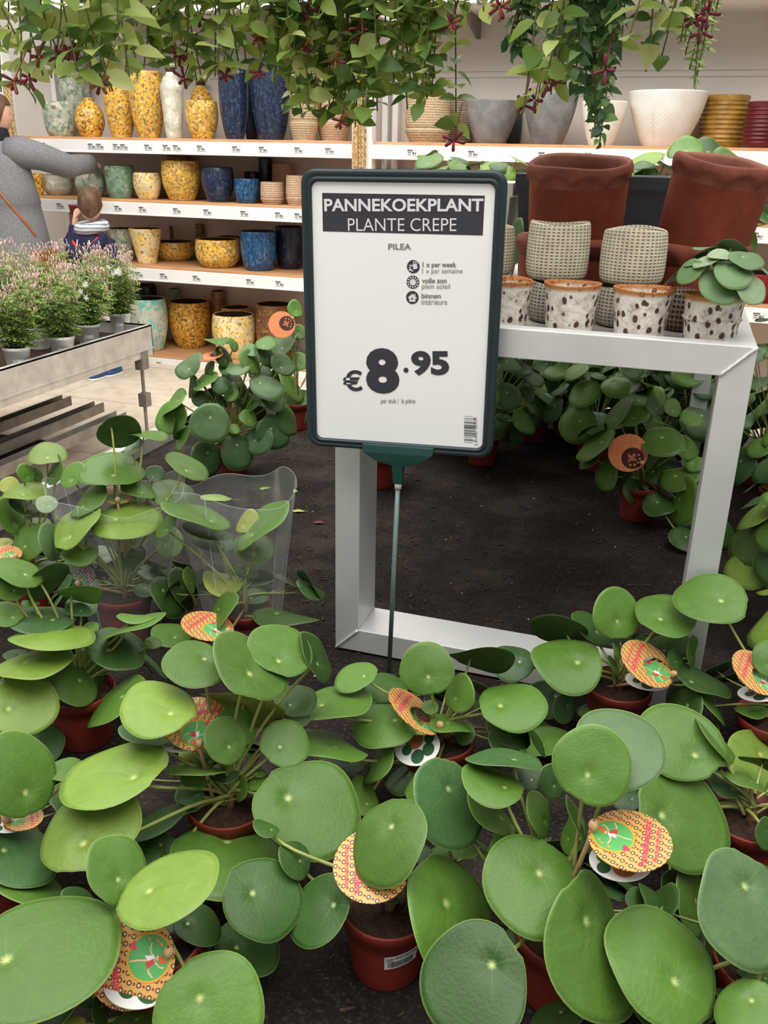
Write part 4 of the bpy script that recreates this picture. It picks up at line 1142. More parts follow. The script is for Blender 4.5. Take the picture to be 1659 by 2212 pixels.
def ring_mesh(matn):
    b = MB(); n = 56; T = 0.012
    o = cpts(0, 0, 1, n); i_ = cpts(HOLE[0], HOLE[1], HOLE[2], n); V = []
    for z in (T, -T): V += [(x, y, z) for x, y in o]+[(x, y, z) for x, y in i_]
    F = []
    for i in range(n):
        k = (i+1) % n; F += [(i, k, n+k, n+i), (2*n+k, 2*n+i, 3*n+i, 3*n+k), (2*n+i, 2*n+k, k, i), (n+i, n+k, 3*n+k, 3*n+i)]
    b.add(V, F, [(x, y) for x, y, z in V]); b.cur = 0
    return b.mesh('pattern_ring', MATS[matn], False, uv=True)
def disc_mesh(name, r, mats, T=0.011, rim=None):
    b = MB(); b.lathe([(0.001, -T), (r*0.999, -T), (r, 0), (r*0.999, T), (0.001, T)], 48)
    if rim:
        b.cur = 1; b.lathe([(r*0.90, T+0.001), (r*0.90, T+0.003), (r*1.0, T+0.003), (r*1.0, T+0.001)], 48)
    return b.mesh(name, mats, False)
def thick(pts, w): # a limb as a thin quad strip
    out = []
    for (a, b) in zip(pts[:-1], pts[1:]):
        dx, dy = b[0]-a[0], b[1]-a[1]; L = math.hypot(dx, dy); nx, ny = -dy/L*w, dx/L*w
        out.append([(a[0]+nx, a[1]+ny), (a[0]-nx, a[1]-ny), (b[0]-nx*.7, b[1]-ny*.7), (b[0]+nx*.7, b[1]+ny*.7)])
    return out
def illustration_mesh():
    b = MB(); z = 0.016; mats = ['tag_skin', 'tag_white', 'tag_red', 'tag_hair', 'tag_pink', 'tag_gold']
    b.cur = 0
    for L in ([(0.05, -0.06), (0.0, -0.26), (-0.02, -0.46)], [(0.16, -0.04), (0.30, -0.06), (0.44, 0.02)], [(0.0, 0.08), (-0.16, 0.04), (-0.30, 0.10)], [(0.14, 0.12), (0.26, 0.20), (0.30, 0.30)]):
        for q in thick(L, 0.022): b.poly(q, z)
    b.disc((0.06, 0.20), 0.055, z+0.0004, 14)
    b.cur = 1; b.poly([(-0.02, 0.12), (0.13, 0.12), (0.12, -0.02), (-0.06, -0.10)], z+0.0006)
    b.cur = 2; b.poly([(0.05, 0.10), (0.14, 0.11), (0.24, -0.08), (0.08, -0.10)], z+0.0009)
    b.cur = 3; b.poly([(0.0, 0.22), (0.05, 0.30), (0.16, 0.34), (0.20, 0.26), (0.12, 0.19)], z+0.0009); b.disc((0.16, 0.33), 0.06, z+0.001, 12)
    b.cur = 4; b.poly([(-0.32, -0.44), (-0.43, -0.32), (-0.40, -0.25), (-0.33, -0.29), (-0.26, -0.24), (-0.22, -0.32)], z)
    b.cur = 5
    for x, y in ((-0.38, 0.06), (-0.30, 0.24), (-0.20, 0.32)): b.poly([(x-0.07, y-0.02), (x, y-0.05), (x+0.06, y+0.03), (x-0.02, y+0.02)], z)
    return b.mesh('illustration', [MATS[k] for k in mats], False)
def flower_print_mesh(): # pale splash and yellow dots on the dark circle of the wooden tags
    b = MB(); z = 0.016; pts = []
    for i in range(24):
        a = 2*PI*i/24; r = 0.20+0.08*math.cos(4*a)+0.05*math.cos(7*a); pts.append((r*math.cos(a), -0.05+r*math.sin(a)))
    b.poly(pts, z); b.cur = 1
    for x, y in ((-0.20, 0.30), (0.0, 0.36), (0.20, 0.30), (0.34, 0.14), (-0.33, 0.12)): b.disc((x, y), 0.05, z, 12)
    return b.mesh('flower_print', [MATS['tag_clay'], MATS['tag_gold']], False)
def lettering_mesh():
    b = MB()
    for body, w, h, y, bold in (('Pannenkoekplant', 1.50, 0.25, -0.52, 0.03), ('Pilea peperomioides', 1.12, 0.17, -0.74, 0.015)):
        vs, fs = text_mesh(body, w, h, bold); b.add([(x-w/2, v+y, 0.0145) for x, v, _ in vs], fs)
    return b.mesh('lettering', MATS['tag_pink'], False)
def backpicture_mesh(): # the white lower disc shows a potted plant
    b = MB(); b.disc((-0.25, -0.15), 0.42, 0.013, 24, 0.34); b.cur = 1
    for x, y, r in ((0.1, 0.45, 0.3), (0.45, 0.1, 0.32), (-0.4, 0.4, 0.26), (0.2, -0.35, 0.25)): b.disc((x, y), r, 0.0145, 20, r*0.75)
    return b.mesh('picture', [MATS['tag_clay'], MATS['tag_leafgreen']], False)
TG = dict(ring=ring_mesh('tag_pattern'), dark=ring_mesh('tag_dark_pattern'), green=disc_mesh('green_disc', 0.54, [MATS['tag_green'], MATS['tag_gold']], rim=1), ill=illustration_mesh(), let=lettering_mesh(),
          back=disc_mesh('picture_disc', 0.86, [MATS['tag_white']]), pic=backpicture_mesh(), wood=disc_mesh('wood_disc', 1.0, [MATS['tag_wood']]), brown=disc_mesh('brown_disc', 0.56, [MATS['tag_brown'], MATS['tag_gold']]), flo=flower_print_mesh())
def plane_fit(crown, x, y, a, b, ang, off):
    d = ray(x, y); dl = d.length; u = d/dl; t = (crown-CAM).dot(u)-off; P = CAM+u*t; R = a*depth(P)/FOC; v = -u
    th = math.radians(ang); e1 = RGT*math.cos(th)-UPV*math.sin(th); e1 = (e1-v*e1.dot(v)).normalized(); m1 = v.cross(e1)
    if m1.z < 0: m1 = -m1
    k = max(0.15, min(1, b/a)); n = (v*k+m1*math.sqrt(1-k*k)).normalized(); return P, n, R
TAGS = 'round cardboard tags stuck in the pots'
def plant_tag(pl, x, y, a, b, ang, yd, off, label, style='ring', pop=False, back=None):
    P, n, R = plane_fit(pl.crown, x, y, a, b, ang, off)
    f = 8; d2 = ray(x+yd[0]*f, y+yd[1]*f); tt = (P-CAM).dot(n)/d2.dot(n); ey = (CAM+d2*tt-P); ey = (ey-n*ey.dot(n)).normalized(); ex = ey.cross(n)
    M = Matrix.Translation(P) @ Matrix((ex, ey, n)).transposed().to_4x4() @ Matrix.Scale(R, 4)
    foot = pl.crown+Vector((0.018*math.cos(x), 0.018*math.sin(x), -0.012))
    t = thing('plant_tag', label, 'plant tag', foot, TAGS); L = Matrix.Translation(-foot) @ M
    if style == 'wood':
        w_ = obj_from(TG['wood'], 'wood_disc', t, L); g = obj_from(TG['brown'], 'brown_disc', w_, Matrix.Translation((0.08, 0.36, 0.006))); obj_from(TG['flo'], 'flower_print', w_, Matrix.Translation((0.08, 0.36, 0.008)))
    else:
        r_ = obj_from(TG['dark' if style == 'dark' else 'ring'], 'pattern_ring', t, L)
        obj_from(TG['let'], 'lettering', r_)
        G = L @ Matrix.Translation((0, HOLE[1], 0.004))
        if pop: G = L @ Matrix.Translation((0, 0.95, 0.0)) @ Matrix.Rotation(math.radians(pop), 4, 'X') @ Matrix.Translation((0, HOLE[1]-0.95, 0.004))
        g = obj_from(TG['green'], 'green_disc', t, G); obj_from(TG['ill'], 'illustration', g)
    if back:
        P2, n2, R2 = plane_fit(pl.crown, back[0], back[1], back[2], back[3], back[4], off-0.012)
        ex2 = (ex-n2*ex.dot(n2)).normalized(); M2 = Matrix.Translation(-foot) @ Matrix.Translation(P2) @ Matrix((ex2, n2.cross(ex2), n2)).transposed().to_4x4() @ Matrix.Scale(R2/0.86, 4)
        bk = obj_from(TG['back'], 'picture_disc', t, M2); obj_from(TG['pic'], 'picture', bk)
    top = M @ Vector((0, 0.9, 0.05)); tip = M @ Vector((0, 0.9, 0.22))
    MB().tube([foot, top-(top-foot).normalized()*0.002, tip], [0.0028, 0.0026, 0.0022], 6).build('stick', MATS['stick_wood'], t, world=True)
    MB().lathe([(0.001, -0.006), (0.004, -0.005), (0.0055, 0), (0.004, 0.005), (0.001, 0.006)], 12, off=tuple(tip)).build('peg', MATS['stick_wood'], t, world=True)
    return t
def all_tags():
    p = PLANTS
    plant_tag(p[1], 285, 2078, 93, 90, 100, (.97, -.25), 0.075, 'patterned tag half under the big pale leaf near the bottom edge', back=(300, 2122, 74, 50, 0))
    plant_tag(p[2], 805, 1868, 86, 76, -10, (1, -.05), 0.06, 'patterned tag under a leaf above the barcoded brown pot')
    plant_tag(p[3], 1361, 1814, 88, 62, 10, (-.95, -.2), 0.10, 'patterned tag seen whole, its lettering running up one side', back=(1340, 1860, 66, 40, 5))
    plant_tag(p[4], 425, 1562, 70, 56, -5, (.1, 1), 0.055, 'patterned tag half covered by a round leaf, beside the open plant', back=(395, 1602, 48, 22, -5))
    plant_tag(p[5], 894, 1536, 68, 28, 42, (.75, .65), 0.05, 'folded patterned tag with its green circle popped out, by the sign rod', pop=35, back=(901, 1612, 50, 40, -15))
    plant_tag(p[6], 1398, 1433, 63, 39, 40, (.8, .5), 0.06, 'tilted patterned tag above the plant touching the metal post', pop=14, back=(1398, 1470, 46, 20, 8))
    plant_tag(p[7], 1632, 1452, 57, 34, 45, (.8, .55), 0.06, 'tilted patterned tag cut by the picture edge below the post', pop=14, back=(1640, 1497, 44, 18, 0))
    plant_tag(p[10], 448, 1352, 57, 31, 10, (.8, .4), 0.12, 'patterned tag lying flat between leaves below the clear sleeves')
    plant_tag(p[9], 252, 1068, 38, 20, 0, (0.1, 1), 0.03, 'patterned tag inside the clear sleeve with white reflections')
    plant_tag(p[11], 16, 1195, 30, 17, 0, (.7, .5), 0.07, 'small looking patterned tag at the picture edge beside the sleeve')
    plant_tag(p[12], 52, 1768, 40, 24, -10, (-1, .2), 0.06, 'patterned tag peeping out between two pale leaves at the edge', back=(15, 1778, 40, 20, 0))
    plant_tag(p[9], 183, 1245, 22, 32, 10, (-.6, .6), 0.02, 'dark tag with white rings at the foot of the clear sleeve', 'dark')
all_tags()

# ------------------------------------------------------------------ sticker on the brown pot, twelve centimetre band
def sticker():
    pl = PLANTS[2]; b = MB(); n = 14; a0 = math.radians(-76); a1 = math.radians(-30)
    def P(a, z, e=0.0006): 
        r = POT_R*(0.74+0.19*z/(POT_H*0.82))+e; return (r*math.cos(a), r*math.sin(a), z)
    def band(f0, f1, z0, z1, e):
        vs, fs = [], []
        for i in range(n+1):
            a = a0+(a1-a0)*(f0+(f1-f0)*i/n); tl = 0.008*(f0+(f1-f0)*i/n); vs += [P(a, z0+tl, e), P(a, z1+tl, e)]
        for i in range(n): fs.append((2*i, 2*i+2, 2*i+3, 2*i+1))
        b.add(vs, fs)
    band(0, 1, 0.044, 0.066, 0.0006); b.cur = 1
    rnd = random.Random(2); f = 0.1
    while f < 0.85:
        w_ = rnd.choice((0.012, 0.02, 0.03)); band(f, f+w_, 0.047, 0.0565, 0.001); f += w_+rnd.choice((0.012, 0.02))
    vs, fs = text_mesh('PILEA PEPEROMIOIDES', 0.9, 0.0035, 0.01)
    b.add([P(a0+(a1-a0)*(0.05+x), 0.0605+0.008*x+y, 0.001) for x, y, _ in vs], fs)
    vs, fs = text_mesh('pilea', 0.2, 0.003, 0.01); b.add([P(a0+(a1-a0)*(0.05+x), 0.0572+0.008*x+y, 0.001) for x, y, _ in vs], fs)
    pot = [c for c in pl.t.children if c.name.startswith('pot')][0]
    o = b.build('barcode_label', [MATS['label_white'], MATS['ink']], pot); o['label'] = 'white barcode label'
sticker()

# ------------------------------------------------------------------ clear film sleeves
def film_mat():
    m = NT('clear_film'); t = m.t; tr = m.n('ShaderNodeBsdfTransparent'); tr.inputs[0].default_value = (0.97, 0.98, 0.98, 1)
    gl = m.n('ShaderNodeBsdfGlossy'); gl.inputs['Roughness'].default_value = 0.12; df = m.n('ShaderNodeBsdfDiffuse'); df.inputs[0].default_value = (0.85, 0.88, 0.88, 1)
    lw = m.n('ShaderNodeLayerWeight'); lw.inputs[0].default_value = 0.28
    a = m.n('ShaderNodeMixShader'); a.inputs[0].default_value = 0.4; m.l(gl.outputs[0], a.inputs[1]); m.l(df.outputs[0], a.inputs[2])
    b = m.n('ShaderNodeMixShader'); m.l(m.math('MULTIPLY_ADD', lw.outputs['Facing'], 0.34, 0.10), b.inputs[0]); m.l(tr.outputs[0], b.inputs[1]); m.l(a.outputs[0], b.inputs[2])
    m.l(b.outputs[0], m.out.inputs[0])
    m = NT('film_edge'); tr = m.n('ShaderNodeBsdfTransparent'); b = m.n('ShaderNodeMixShader'); b.inputs[0].default_value = 0.28; m.l(tr.outputs[0], b.inputs[1]); m.col((0.85, 0.87, 0.87, 1)); m.rough(0.2); m.l(m.b.outputs[0], b.inputs[2]); m.l(b.outputs[0], m.out.inputs[0])
film_mat()
def sleeve(pl, cx, cy, half, label, peak, seed):
    """cone of film round a pot, its mouth centred on the sight line of (cx, cy)"""
    d = ray(cx, cy); t = (pl.crown-CAM).dot(d)/d.dot(d); C = CAM+d*t-pl.base; r1 = half*depth(CAM+d*t)/FOC; rnd = random.Random(seed)
    th = thing('plastic_sleeve', label, 'plastic sleeve', pl.base+Vector((0, 0, 0.001)), 'clear film sleeves round potted plants')
    n, m_ = 72, 14; vs, fs = [], []
    ph = [rnd.uniform(0, 6) for _ in range(4)]
    def pt(f, a):
        r = 0.062+(r1-0.062)*f**1.05; flat = 1-0.38*f
        k = 1+0.05*f*math.sin(3*a+ph[0])+0.035*f*math.sin(7*a+ph[1])
        x, y = r*k*math.cos(a), r*k*math.sin(a)*flat
        z = C.z*f+f*f*(peak*max(0, math.cos(a-0.5))**6-0.012*math.cos(2*a+ph[2])+0.004*math.sin(5*a+ph[3]))
        return Vector((C.x*f+x, C.y*f+y, z))
    for j in range(m_+1):
        for i in range(n): vs.append(pt(0.02+0.98*j/m_, 2*PI*i/n))
    for j in range(m_):
        for i in range(n): k = (i+1) % n; fs.append((j*n+i, j*n+k, (j+1)*n+k, (j+1)*n+i))
    MB().add(vs, fs).build('film', MATS['clear_film'], th)
    for a in (0.35, 2.9, 4.6): MB().tube([pt(f/20, a) for f in range(1, 21)], 0.0006, 5).build('fold_line', MATS['film_edge'], th)
    MB().tube([pt(1, 2*PI*i/n) for i in range(n+1)], 0.0005, 5).build('mouth_edge', MATS['film_edge'], th)
sleeve(PLANTS[9], 245, 1062, 165, 'clear film sleeve with white reflections around the pancake plant nearer the tiled aisle', 0.03, 3)
sleeve(PLANTS[10], 500, 1062, 138, 'clear film sleeve with a raised corner around the pancake plant nearer the metal post', 0.04, 8)

# ------------------------------------------------------------------ plants further back on the bench
MID = '''
1075 985 105 100 0 12 p 15 1077 945
1062 1155 98 76 80 8 g 15 1085 1097
1222 1125 95 80 70 9 g 15 1215 1090
1325 1070 80 68 -50 7 g 15
1405 1025 95 82 70 6 g 15 1380 1000
1365 785 95 58 20 7 p 15 1320 772
1130 783 52 44 20 7 g 15 1110 770
965 685 85 45 -45 3 p 15
1290 665 75 45 60 4 m 15
1215 700 62 28 -8 7 p 15
1450 570 90 46 -48 1 p 16
1360 570 57 34 -5 2 m 15
1515 395 48 34 60 2 m 16
1530 515 42 38 0 2 m 16
1530 665 52 46 0 1 m 16
1400 870 65 45 30 5 g 15
1275 955 52 38 45 8 m 15
1200 1010 32 26 0 9 m 15
1500 775 110 36 60 2 m 16
1450 680 72 50 40 3 d 15
870 950 95 70 -60 2 m 15
885 870 95 25 -48 3 m 15
930 1060 75 22 -65 5 m 15
910 1000 65 22 85 4 d 15
1050 760 75 28 -35 5 m 15
975 790 66 20 95 2 d 15
1025 855 46 42 0 4 d 15
1125 865 36 20 80 6 d 15
1180 830 46 30 -45 6 m 15
1110 557 66 16 5 1 m 15
1195 580 42 20 60 1 m 15
1278 610 48 30 0 2 p 15
1150 645 62 36 60 2 d 15
1165 700 46 36 0 3 m 15
1072 700 42 22 -70 3 m 15
1470 970 82 50 70 2 d 15
1290 880 62 30 -50 5 d 15
1500 850 92 50 0 -2 d 16
1540 940 52 28 90 0 m 16
1370 640 62 40 60 2 d 15
1190 760 60 45 20 1 d 15
1240 840 70 45 70 1 d 15
1330 720 60 40 0 1 d 15
1080 900 70 40 30 1 d 15
1140 950 60 45 60 1 d 15
'''
UND = '''
1055 1055 125 85 5 10 m 18 1050 1025
1160 1400 155 76 105 8 m 18
1030 1420 95 65 10 7 d 18
660 1065 140 50 -42 5 m 18
725 1240 105 60 105 5 m 18
885 895 88 62 -15 6 m 18
490 810 105 65 -45 5 g 17
355 845 82 66 0 3 d 17
1190 1090 85 55 60 3 m 18
1030 1210 110 90 0 2 d 18
1150 1250 120 70 -10 5 m 18
890 1340 82 50 80 3 d 18
790 890 120 45 -50 3 m 18
620 1150 80 40 -50 3 d 18
1220 920 70 40 20 5 m 18
1110 860 60 45 60 5 m 18
1010 850 70 40 60 4 d 18
820 1260 60 35 -40 4 d 18
1180 1480 80 70 40 2 d 18
1240 1180 60 45 0 4 m 18
1100 1420 60 50 0 3 m 18
1200 1620 110 60 30 1 d 18
1400 1580 90 60 70 2 d 18
'''
def back_plants():
    rnd = random.Random(5); G2 = 'pancake plants standing further back on the bench'
    def mk(k, px, py, lab): P = at(px, py, Z=TABLE); PLANTS[k] = Pilea(lab, (P.x, P.y, TABLE+0.0008), G2); return PLANTS[k]
    mk(15, 505, 1022, 'bushy pancake plant at the bench corner by the tiled aisle, with blue green leaves')
    mk(16, 640, 925, 'pancake plant behind the sign edge with a wooden round tag')
    mk(17, 1278, 1012, 'shaded pancake plant under the metal table, farther from the post')
    mk(18, 1372, 1118, 'shaded pancake plant under the metal table with an orange wooden tag')
    for (ox, oy), s, txt in (((0, 500), 2.37, MID), ((1040, 560), 2.68, UND)):
        for ln in txt.strip().split('\n'):
            f = ln.split(); x, y, a, b, ang, off = [float(q) for q in f[:6]]
            dot = (float(f[8])/s+ox, float(f[9])/s+oy) if len(f) > 8 else None
            PLANTS[int(f[7])].from_photo(x/s+ox, y/s+oy, a/s, b/s, ang, off/100, f[6], dot, False, rnd, True)
    bh = lambda q: (lambda p: depth(p) > depth(q.crown)+0.015)
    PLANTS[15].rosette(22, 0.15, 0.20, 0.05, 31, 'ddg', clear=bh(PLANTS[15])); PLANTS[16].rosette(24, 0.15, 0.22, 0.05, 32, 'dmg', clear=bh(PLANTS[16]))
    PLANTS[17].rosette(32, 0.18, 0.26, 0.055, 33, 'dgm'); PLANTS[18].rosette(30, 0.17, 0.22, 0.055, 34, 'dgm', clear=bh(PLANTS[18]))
    # the dark row under and behind the metal table
    k = 0
    for px, py, lab in ((820, 1048, 'shaded pancake plant just behind the green sign holder'), (1040, 1000, 'shaded pancake plant behind the lower corner of the sign'), (1150, 950, 'shaded pancake plant in the dark row under the metal table, nearer the sign'),
                        (1390, 985, 'shaded pancake plant in the dark row near the metal post'), (930, 948, 'shaded pancake plant hidden behind the lower half of the sign'), (1100, 925, 'shaded pancake plant in the last row, seen through the metal table by the sign'), (1220, 938, 'shaded pancake plant in the last row, seen through the middle of the metal table'), (1330, 950, 'shaded pancake plant in the last row, seen through the metal table by its post'), (1475, 1005, 'shaded pancake plant in the dark row close against the metal post'), (1440, 935, 'shaded pancake plant in the last row, its leaves against the metal post')):
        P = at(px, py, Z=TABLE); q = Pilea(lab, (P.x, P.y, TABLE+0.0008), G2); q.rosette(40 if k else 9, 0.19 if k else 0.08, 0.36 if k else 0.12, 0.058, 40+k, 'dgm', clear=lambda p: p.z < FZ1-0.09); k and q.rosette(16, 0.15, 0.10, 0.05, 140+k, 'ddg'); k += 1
    # crowded side beyond the post
    for i, (x, y, n, H) in enumerate(((0.36, 1.50, 22, .17), (0.34, 1.80, 34, .30), (0.40, 2.12, 34, .36), (0.56, 2.42, 30, .40), (0.33, 2.45, 34, .38), (0.58, 2.74, 28, .42), (0.30, 2.78, 32, .40), (0.62, 1.98, 24, .30),
            (0.50, 2.20, 30, .42), (0.46, 2.62, 30, .46), (0.47, 2.95, 30, .46), (0.78, 2.2, 22, .4), (0.8, 2.6, 22, .42), (0.52, 1.72, 26, .30))):
        q = Pilea('pancake plant in the crowded green mass beyond the metal post', (x, y, TABLE+0.0008), 'crowded pancake plants beyond the metal post'); q.rosette(n, 0.17, H, 0.052, 60+i, 'mmdgl')
    # small pilea in the belted spotted pot
    P, r, H = SPOT4; q = Pilea('small pilea growing in the white spotted pot with a raised belt', (P.x, 1.512, TT+H*0.52), None, pot=False, soil_z=0.012)
    obj_from(SOILM, 'soil', q.t, Matrix.Translation((0, 0, 0.006))@Matrix.Scale(0.74*r/POT_R, 4)); q.t['category'] = 'plant'
    q.crown.z += 0.015; q.rosette(20, 0.068, 0.07, 0.036, 77, 'pwpm', False)
    # plants on the table behind the trough
    for i, (px, lab) in enumerate(((955, 'pancake plant whose leaf shows over the top edge of the sign'), (1082, 'pancake plant whose leaves arch over the top corner of the sign'), (1385, 'pancake plant showing between the two tall clay pots'), (1480, 'pancake plant with leaves rising over the leaning clay pot'), (1572, 'pancake plant behind the rim of the leaning clay pot, above the table corner'))):
        P = at(px, 470, Y=2.28); q = Pilea(lab, (P.x, 2.278, TT), 'pancake plants on the metal table'); PLANTS[30+i] = q; q.rosette(24, 0.13, 0.17, 0.045, 90+i, 'mmdl', clear=lambda p: not (p.y < 2.2 and p.z < 1.46))
back_plants()
def table_leaves():
    rnd = random.Random(9)
    for k, x, y, a, b, ang, off, tone in ((30, 926, 346, 33, 14, -18, 2, 'm'), (30, 985, 352, 20, 8, 5, 2, 'l'), (31, 1078, 366, 42, 17, 12, 4, 'l'), (31, 1102, 402, 40, 17, 75, 5, 'm'), (31, 1113, 520, 50, 17, 98, 34, 'd'), (32, 1384, 372, 38, 18, 5, 3, 'm'),
            (32, 1392, 347, 44, 15, -22, 1, 'l'), (33, 1482, 320, 40, 20, -5, 3, 'm'), (33, 1530, 322, 40, 18, 15, 2, 'd'), (34, 1580, 345, 42, 18, 20, 3, 'm'), (34, 1625, 452, 34, 16, 40, 3, 'm'), (34, 1614, 528, 38, 22, 85, 5, 'l'), (34, 1640, 370, 30, 14, 10, 2, 'm')):
        PLANTS[k].from_photo(x, y, a, b, ang, off/100, tone, None, False, rnd, True)
table_leaves()
plant_tag(PLANTS[16], 609, 701, 29, 28, 0, (.6, -.3), 0.05, 'round wooden looking tag with a dark circle beside the sign frame', 'wood')
plant_tag(PLANTS[18], 1357, 978, 42, 41, 0, (.75, .6), 0.11, 'orange wooden looking tag with a dark circle under the metal table', 'wood')
plant_tag(PLANTS[15], 458, 768, 24, 8, -12, (.9, -.3), 0.03, 'wooden looking tag seen edge on above the bushy plant', 'wood')
# fallen leaves and petals on the felt
def fallen(px, py, a, asp, rz, col, label, cat='leaf'):
    P = at(px, py, Z=TABLE); R = a*depth(P)/FOC; b = MB(); n = 20; r1 = []
    for z in (0.0, 0.0006): r1.append([(R*math.cos(2*PI*i/n), R*asp*math.sin(2*PI*i/n)*(1-0.3*math.cos(2*PI*i/n)), 0.001+z+0.0022*math.cos(4*PI*i/n)**2) for i in range(n)])
    b.loft(r1); b.tube([(R*0.9, 0, 0.002), (R*1.5, R*0.1, 0.001)], 0.0006, 5)
    m = plain('fallen_'+col, {'pale': (168, 176, 92), 'green': (140, 164, 84), 'red': (128, 32, 48)}[col], 0.6)
    o = b.build('fallen_leaf' if cat == 'leaf' else 'fallen_petal', m, None, True); o.location = (P.x, P.y, TABLE+0.0012); o.rotation_euler = (0, 0, rz); tag(o, label, cat)
fallen(467, 1078, 36, 0.55, 0.1, 'green', 'green leaf lying on the felt inside the sleeve outline')
fallen(572, 1057, 12, 0.6, 0.8, 'green', 'tiny green leaf on the felt above the sleeve corner')
fallen(645, 1106, 14, 0.5, 0.3, 'pale', 'small yellow green leaf on the felt beside the sleeve corner')
fallen(637, 1063, 9, 0.5, 2.2, 'pale', 'smallest yellow green leaf on the felt above the other one')
fallen(690, 1131, 12, 0.5, 0.2, 'red', 'dark red petal on the felt near the metal post', 'petal')
# ------------------------------------------------------------------ hanging plants above the bench
def leafy_mat(name, stops, trans=0.3, rough=0.45):
    m = NT(name); uv = m.n('ShaderNodeUVMap', uv_map='UVMap'); s = m.n('ShaderNodeSeparateXYZ'); m.l(uv.outputs[0], s.inputs[0])
    c = m.ramp(s.outputs[0], stops); m.col(c); m.rough(rough, 0, 0.4)
    tr = m.n('ShaderNodeBsdfTranslucent'); hs = m.n('ShaderNodeHueSaturation'); m.l(c, hs.inputs['Color']); hs.inputs['Value'].default_value = 1.4; hs.inputs['Hue'].default_value = 0.48; m.l(hs.outputs[0], tr.inputs[0])
    x = m.n('ShaderNodeMixShader'); x.inputs[0].default_value = trans; m.l(m.b.outputs[0], x.inputs[1]); m.l(tr.outputs[0], x.inputs[2]); m.l(x.outputs[0], m.out.inputs[0])
leafy_mat('vine_light', [(0.0, (66, 98, 48)), (0.3, (100, 134, 60)), (0.65, (146, 168, 80)), (1.0, (196, 204, 134))], 0.4)
leafy_mat('vine_dark', [(0.0, (44, 74, 44)), (0.5, (66, 104, 58)), (0.85, (104, 140, 78)), (1.0, (150, 176, 110))], 0.28)
leafy_mat('vine_feather', [(0.0, (100, 134, 70)), (0.6, (140, 166, 92)), (1.0, (176, 194, 124))], 0.35)
plain('vine_stem', (104, 110, 60), 0.6, 0, 0.3, 0.15, 30)
plain('flower_burgundy', (104, 26, 46), 0.45, 0, 0.4, 0.25, 60)
plain('flower_rust', (142, 84, 50), 0.55, 0, 0.3, 0.25, 60)
def add_leaf(b, P, d, n, L, W, rnd, curl=0.25):
    """pointed oval leaf from P along d, upper side n, folded along its midrib"""
    d = d.normalized(); n = (n-d*n.dot(d)).normalized(); s = d.cross(n); t = rnd.random(); vs = []
    st = ((0, 0), (0.2, 0.75), (0.45, 1.0), (0.72, 0.72), (1, 0))
    for f, w_ in st:
        q = P+d*L*f-n*curl*L*f*f
        if w_ == 0: vs.append(q)
        else: vs += [q+s*W*w_*0.5+n*0.14*W*w_, q, q-s*W*w_*0.5+n*0.14*W*w_]
    fs = [(0, 2, 1), (0, 3, 2)]+[f for k in (1, 4) for f in ((k, k+1, k+4, k+3), (k+1, k+2, k+5, k+4))]+[(7, 8, 10), (8, 9, 10)]
    b.add(vs, fs, [(t, 0.5)]*len(vs))
def vine(fol, stm, pts, rnd, L, W, step, facing=0.5, pair=True, curl=0.25, r=0.0014):
    pts = [Vector(p) for p in pts]; stm.tube(pts, r, 5)
    acc = 0; k = 0
    for a, b in zip(pts[:-1], pts[1:]):
        seg = (b-a).length; dr = (b-a).normalized(); acc += seg
        while acc > step:
            acc -= step; P = b-dr*acc; k += 1; az = k*1.57+rnd.uniform(-.5, .5)
            side = Vector((math.cos(az), math.sin(az), rnd.uniform(-0.2, 0.35)))
            for sg in ((1, -1) if pair else (1,)):
                dd = side*sg+dr*rnd.uniform(0.0, 0.7); n = Vector((rnd.uniform(-.6, .6), -facing+rnd.uniform(-.6, .3), 0.8+rnd.uniform(-.4, .4)))
                add_leaf(fol, P, Vector((dd.x, dd.y, abs(dd.z)*0.3 if sg > 0 else dd.z)), n, L*rnd.uniform(0.6, 1.15), W*rnd.uniform(0.7, 1.15), rnd, curl*rnd.uniform(0.2, 1.6))
HANG = []
def hanging(label, cx, Y, tips, mat, L, W, step, seed, top=0.52, dy=0.14, **k):
    rnd = random.Random(seed); B = at(cx, 0, Y=Y); z = CAMZ+top
    t = thing('hanging_plant', label, 'plant', (B.x, Y, z), 'trailing plants hanging above the bench'); fol, stm = MB(), MB()
    pot = MB().lathe([(0.001, 0), (0.075, 0), (0.105, 0.11), (0.108, 0.112), (0.1, 0.112), (0.085, 0.08), (0.001, 0.08)], 32).build('pot', MATS['black_plastic'], t)
    for a in (0.3, 2.4, 4.5): MB().tube([(0.1*math.cos(a), 0.1*math.sin(a), 0.11), (0, 0, 0.62)], 0.0015, 5).build('hanger_wire', MATS['dull_steel'], t)
    for x, y in tips:
        yy = Y+rnd.uniform(-dy, dy); T = at(x, y, Y=yy); a = math.atan2(yy-Y, T.x-B.x)+rnd.uniform(-.4, .4)
        R0 = Vector((B.x+0.07*math.cos(a), Y+0.07*math.sin(a), z+0.09)); R1 = Vector((B.x+0.14*math.cos(a), Y+0.14*math.sin(a), z+0.13)); up = Vector((T.x*0.92+B.x*0.08, yy, max(z-0.05, T.z+0.12)))
        pts = [Vector(p) for p in crom([tuple(R0), tuple(R1), tuple(up*0.6+R1*0.4+Vector((0, 0, 0.03))), tuple((up+T)/2+Vector((rnd.uniform(-.025, .025), rnd.uniform(-.02, .02), 0))), tuple(T)], 7)]
        vine(fol, stm, pts, rnd, L, W, step, **k)
    fol.build('foliage', MATS[mat], t, uv=True, world=True); stm.build('vine_stems', MATS['vine_stem'], t, world=True)
    HANG.append((cx, Y, t, seed)); return t
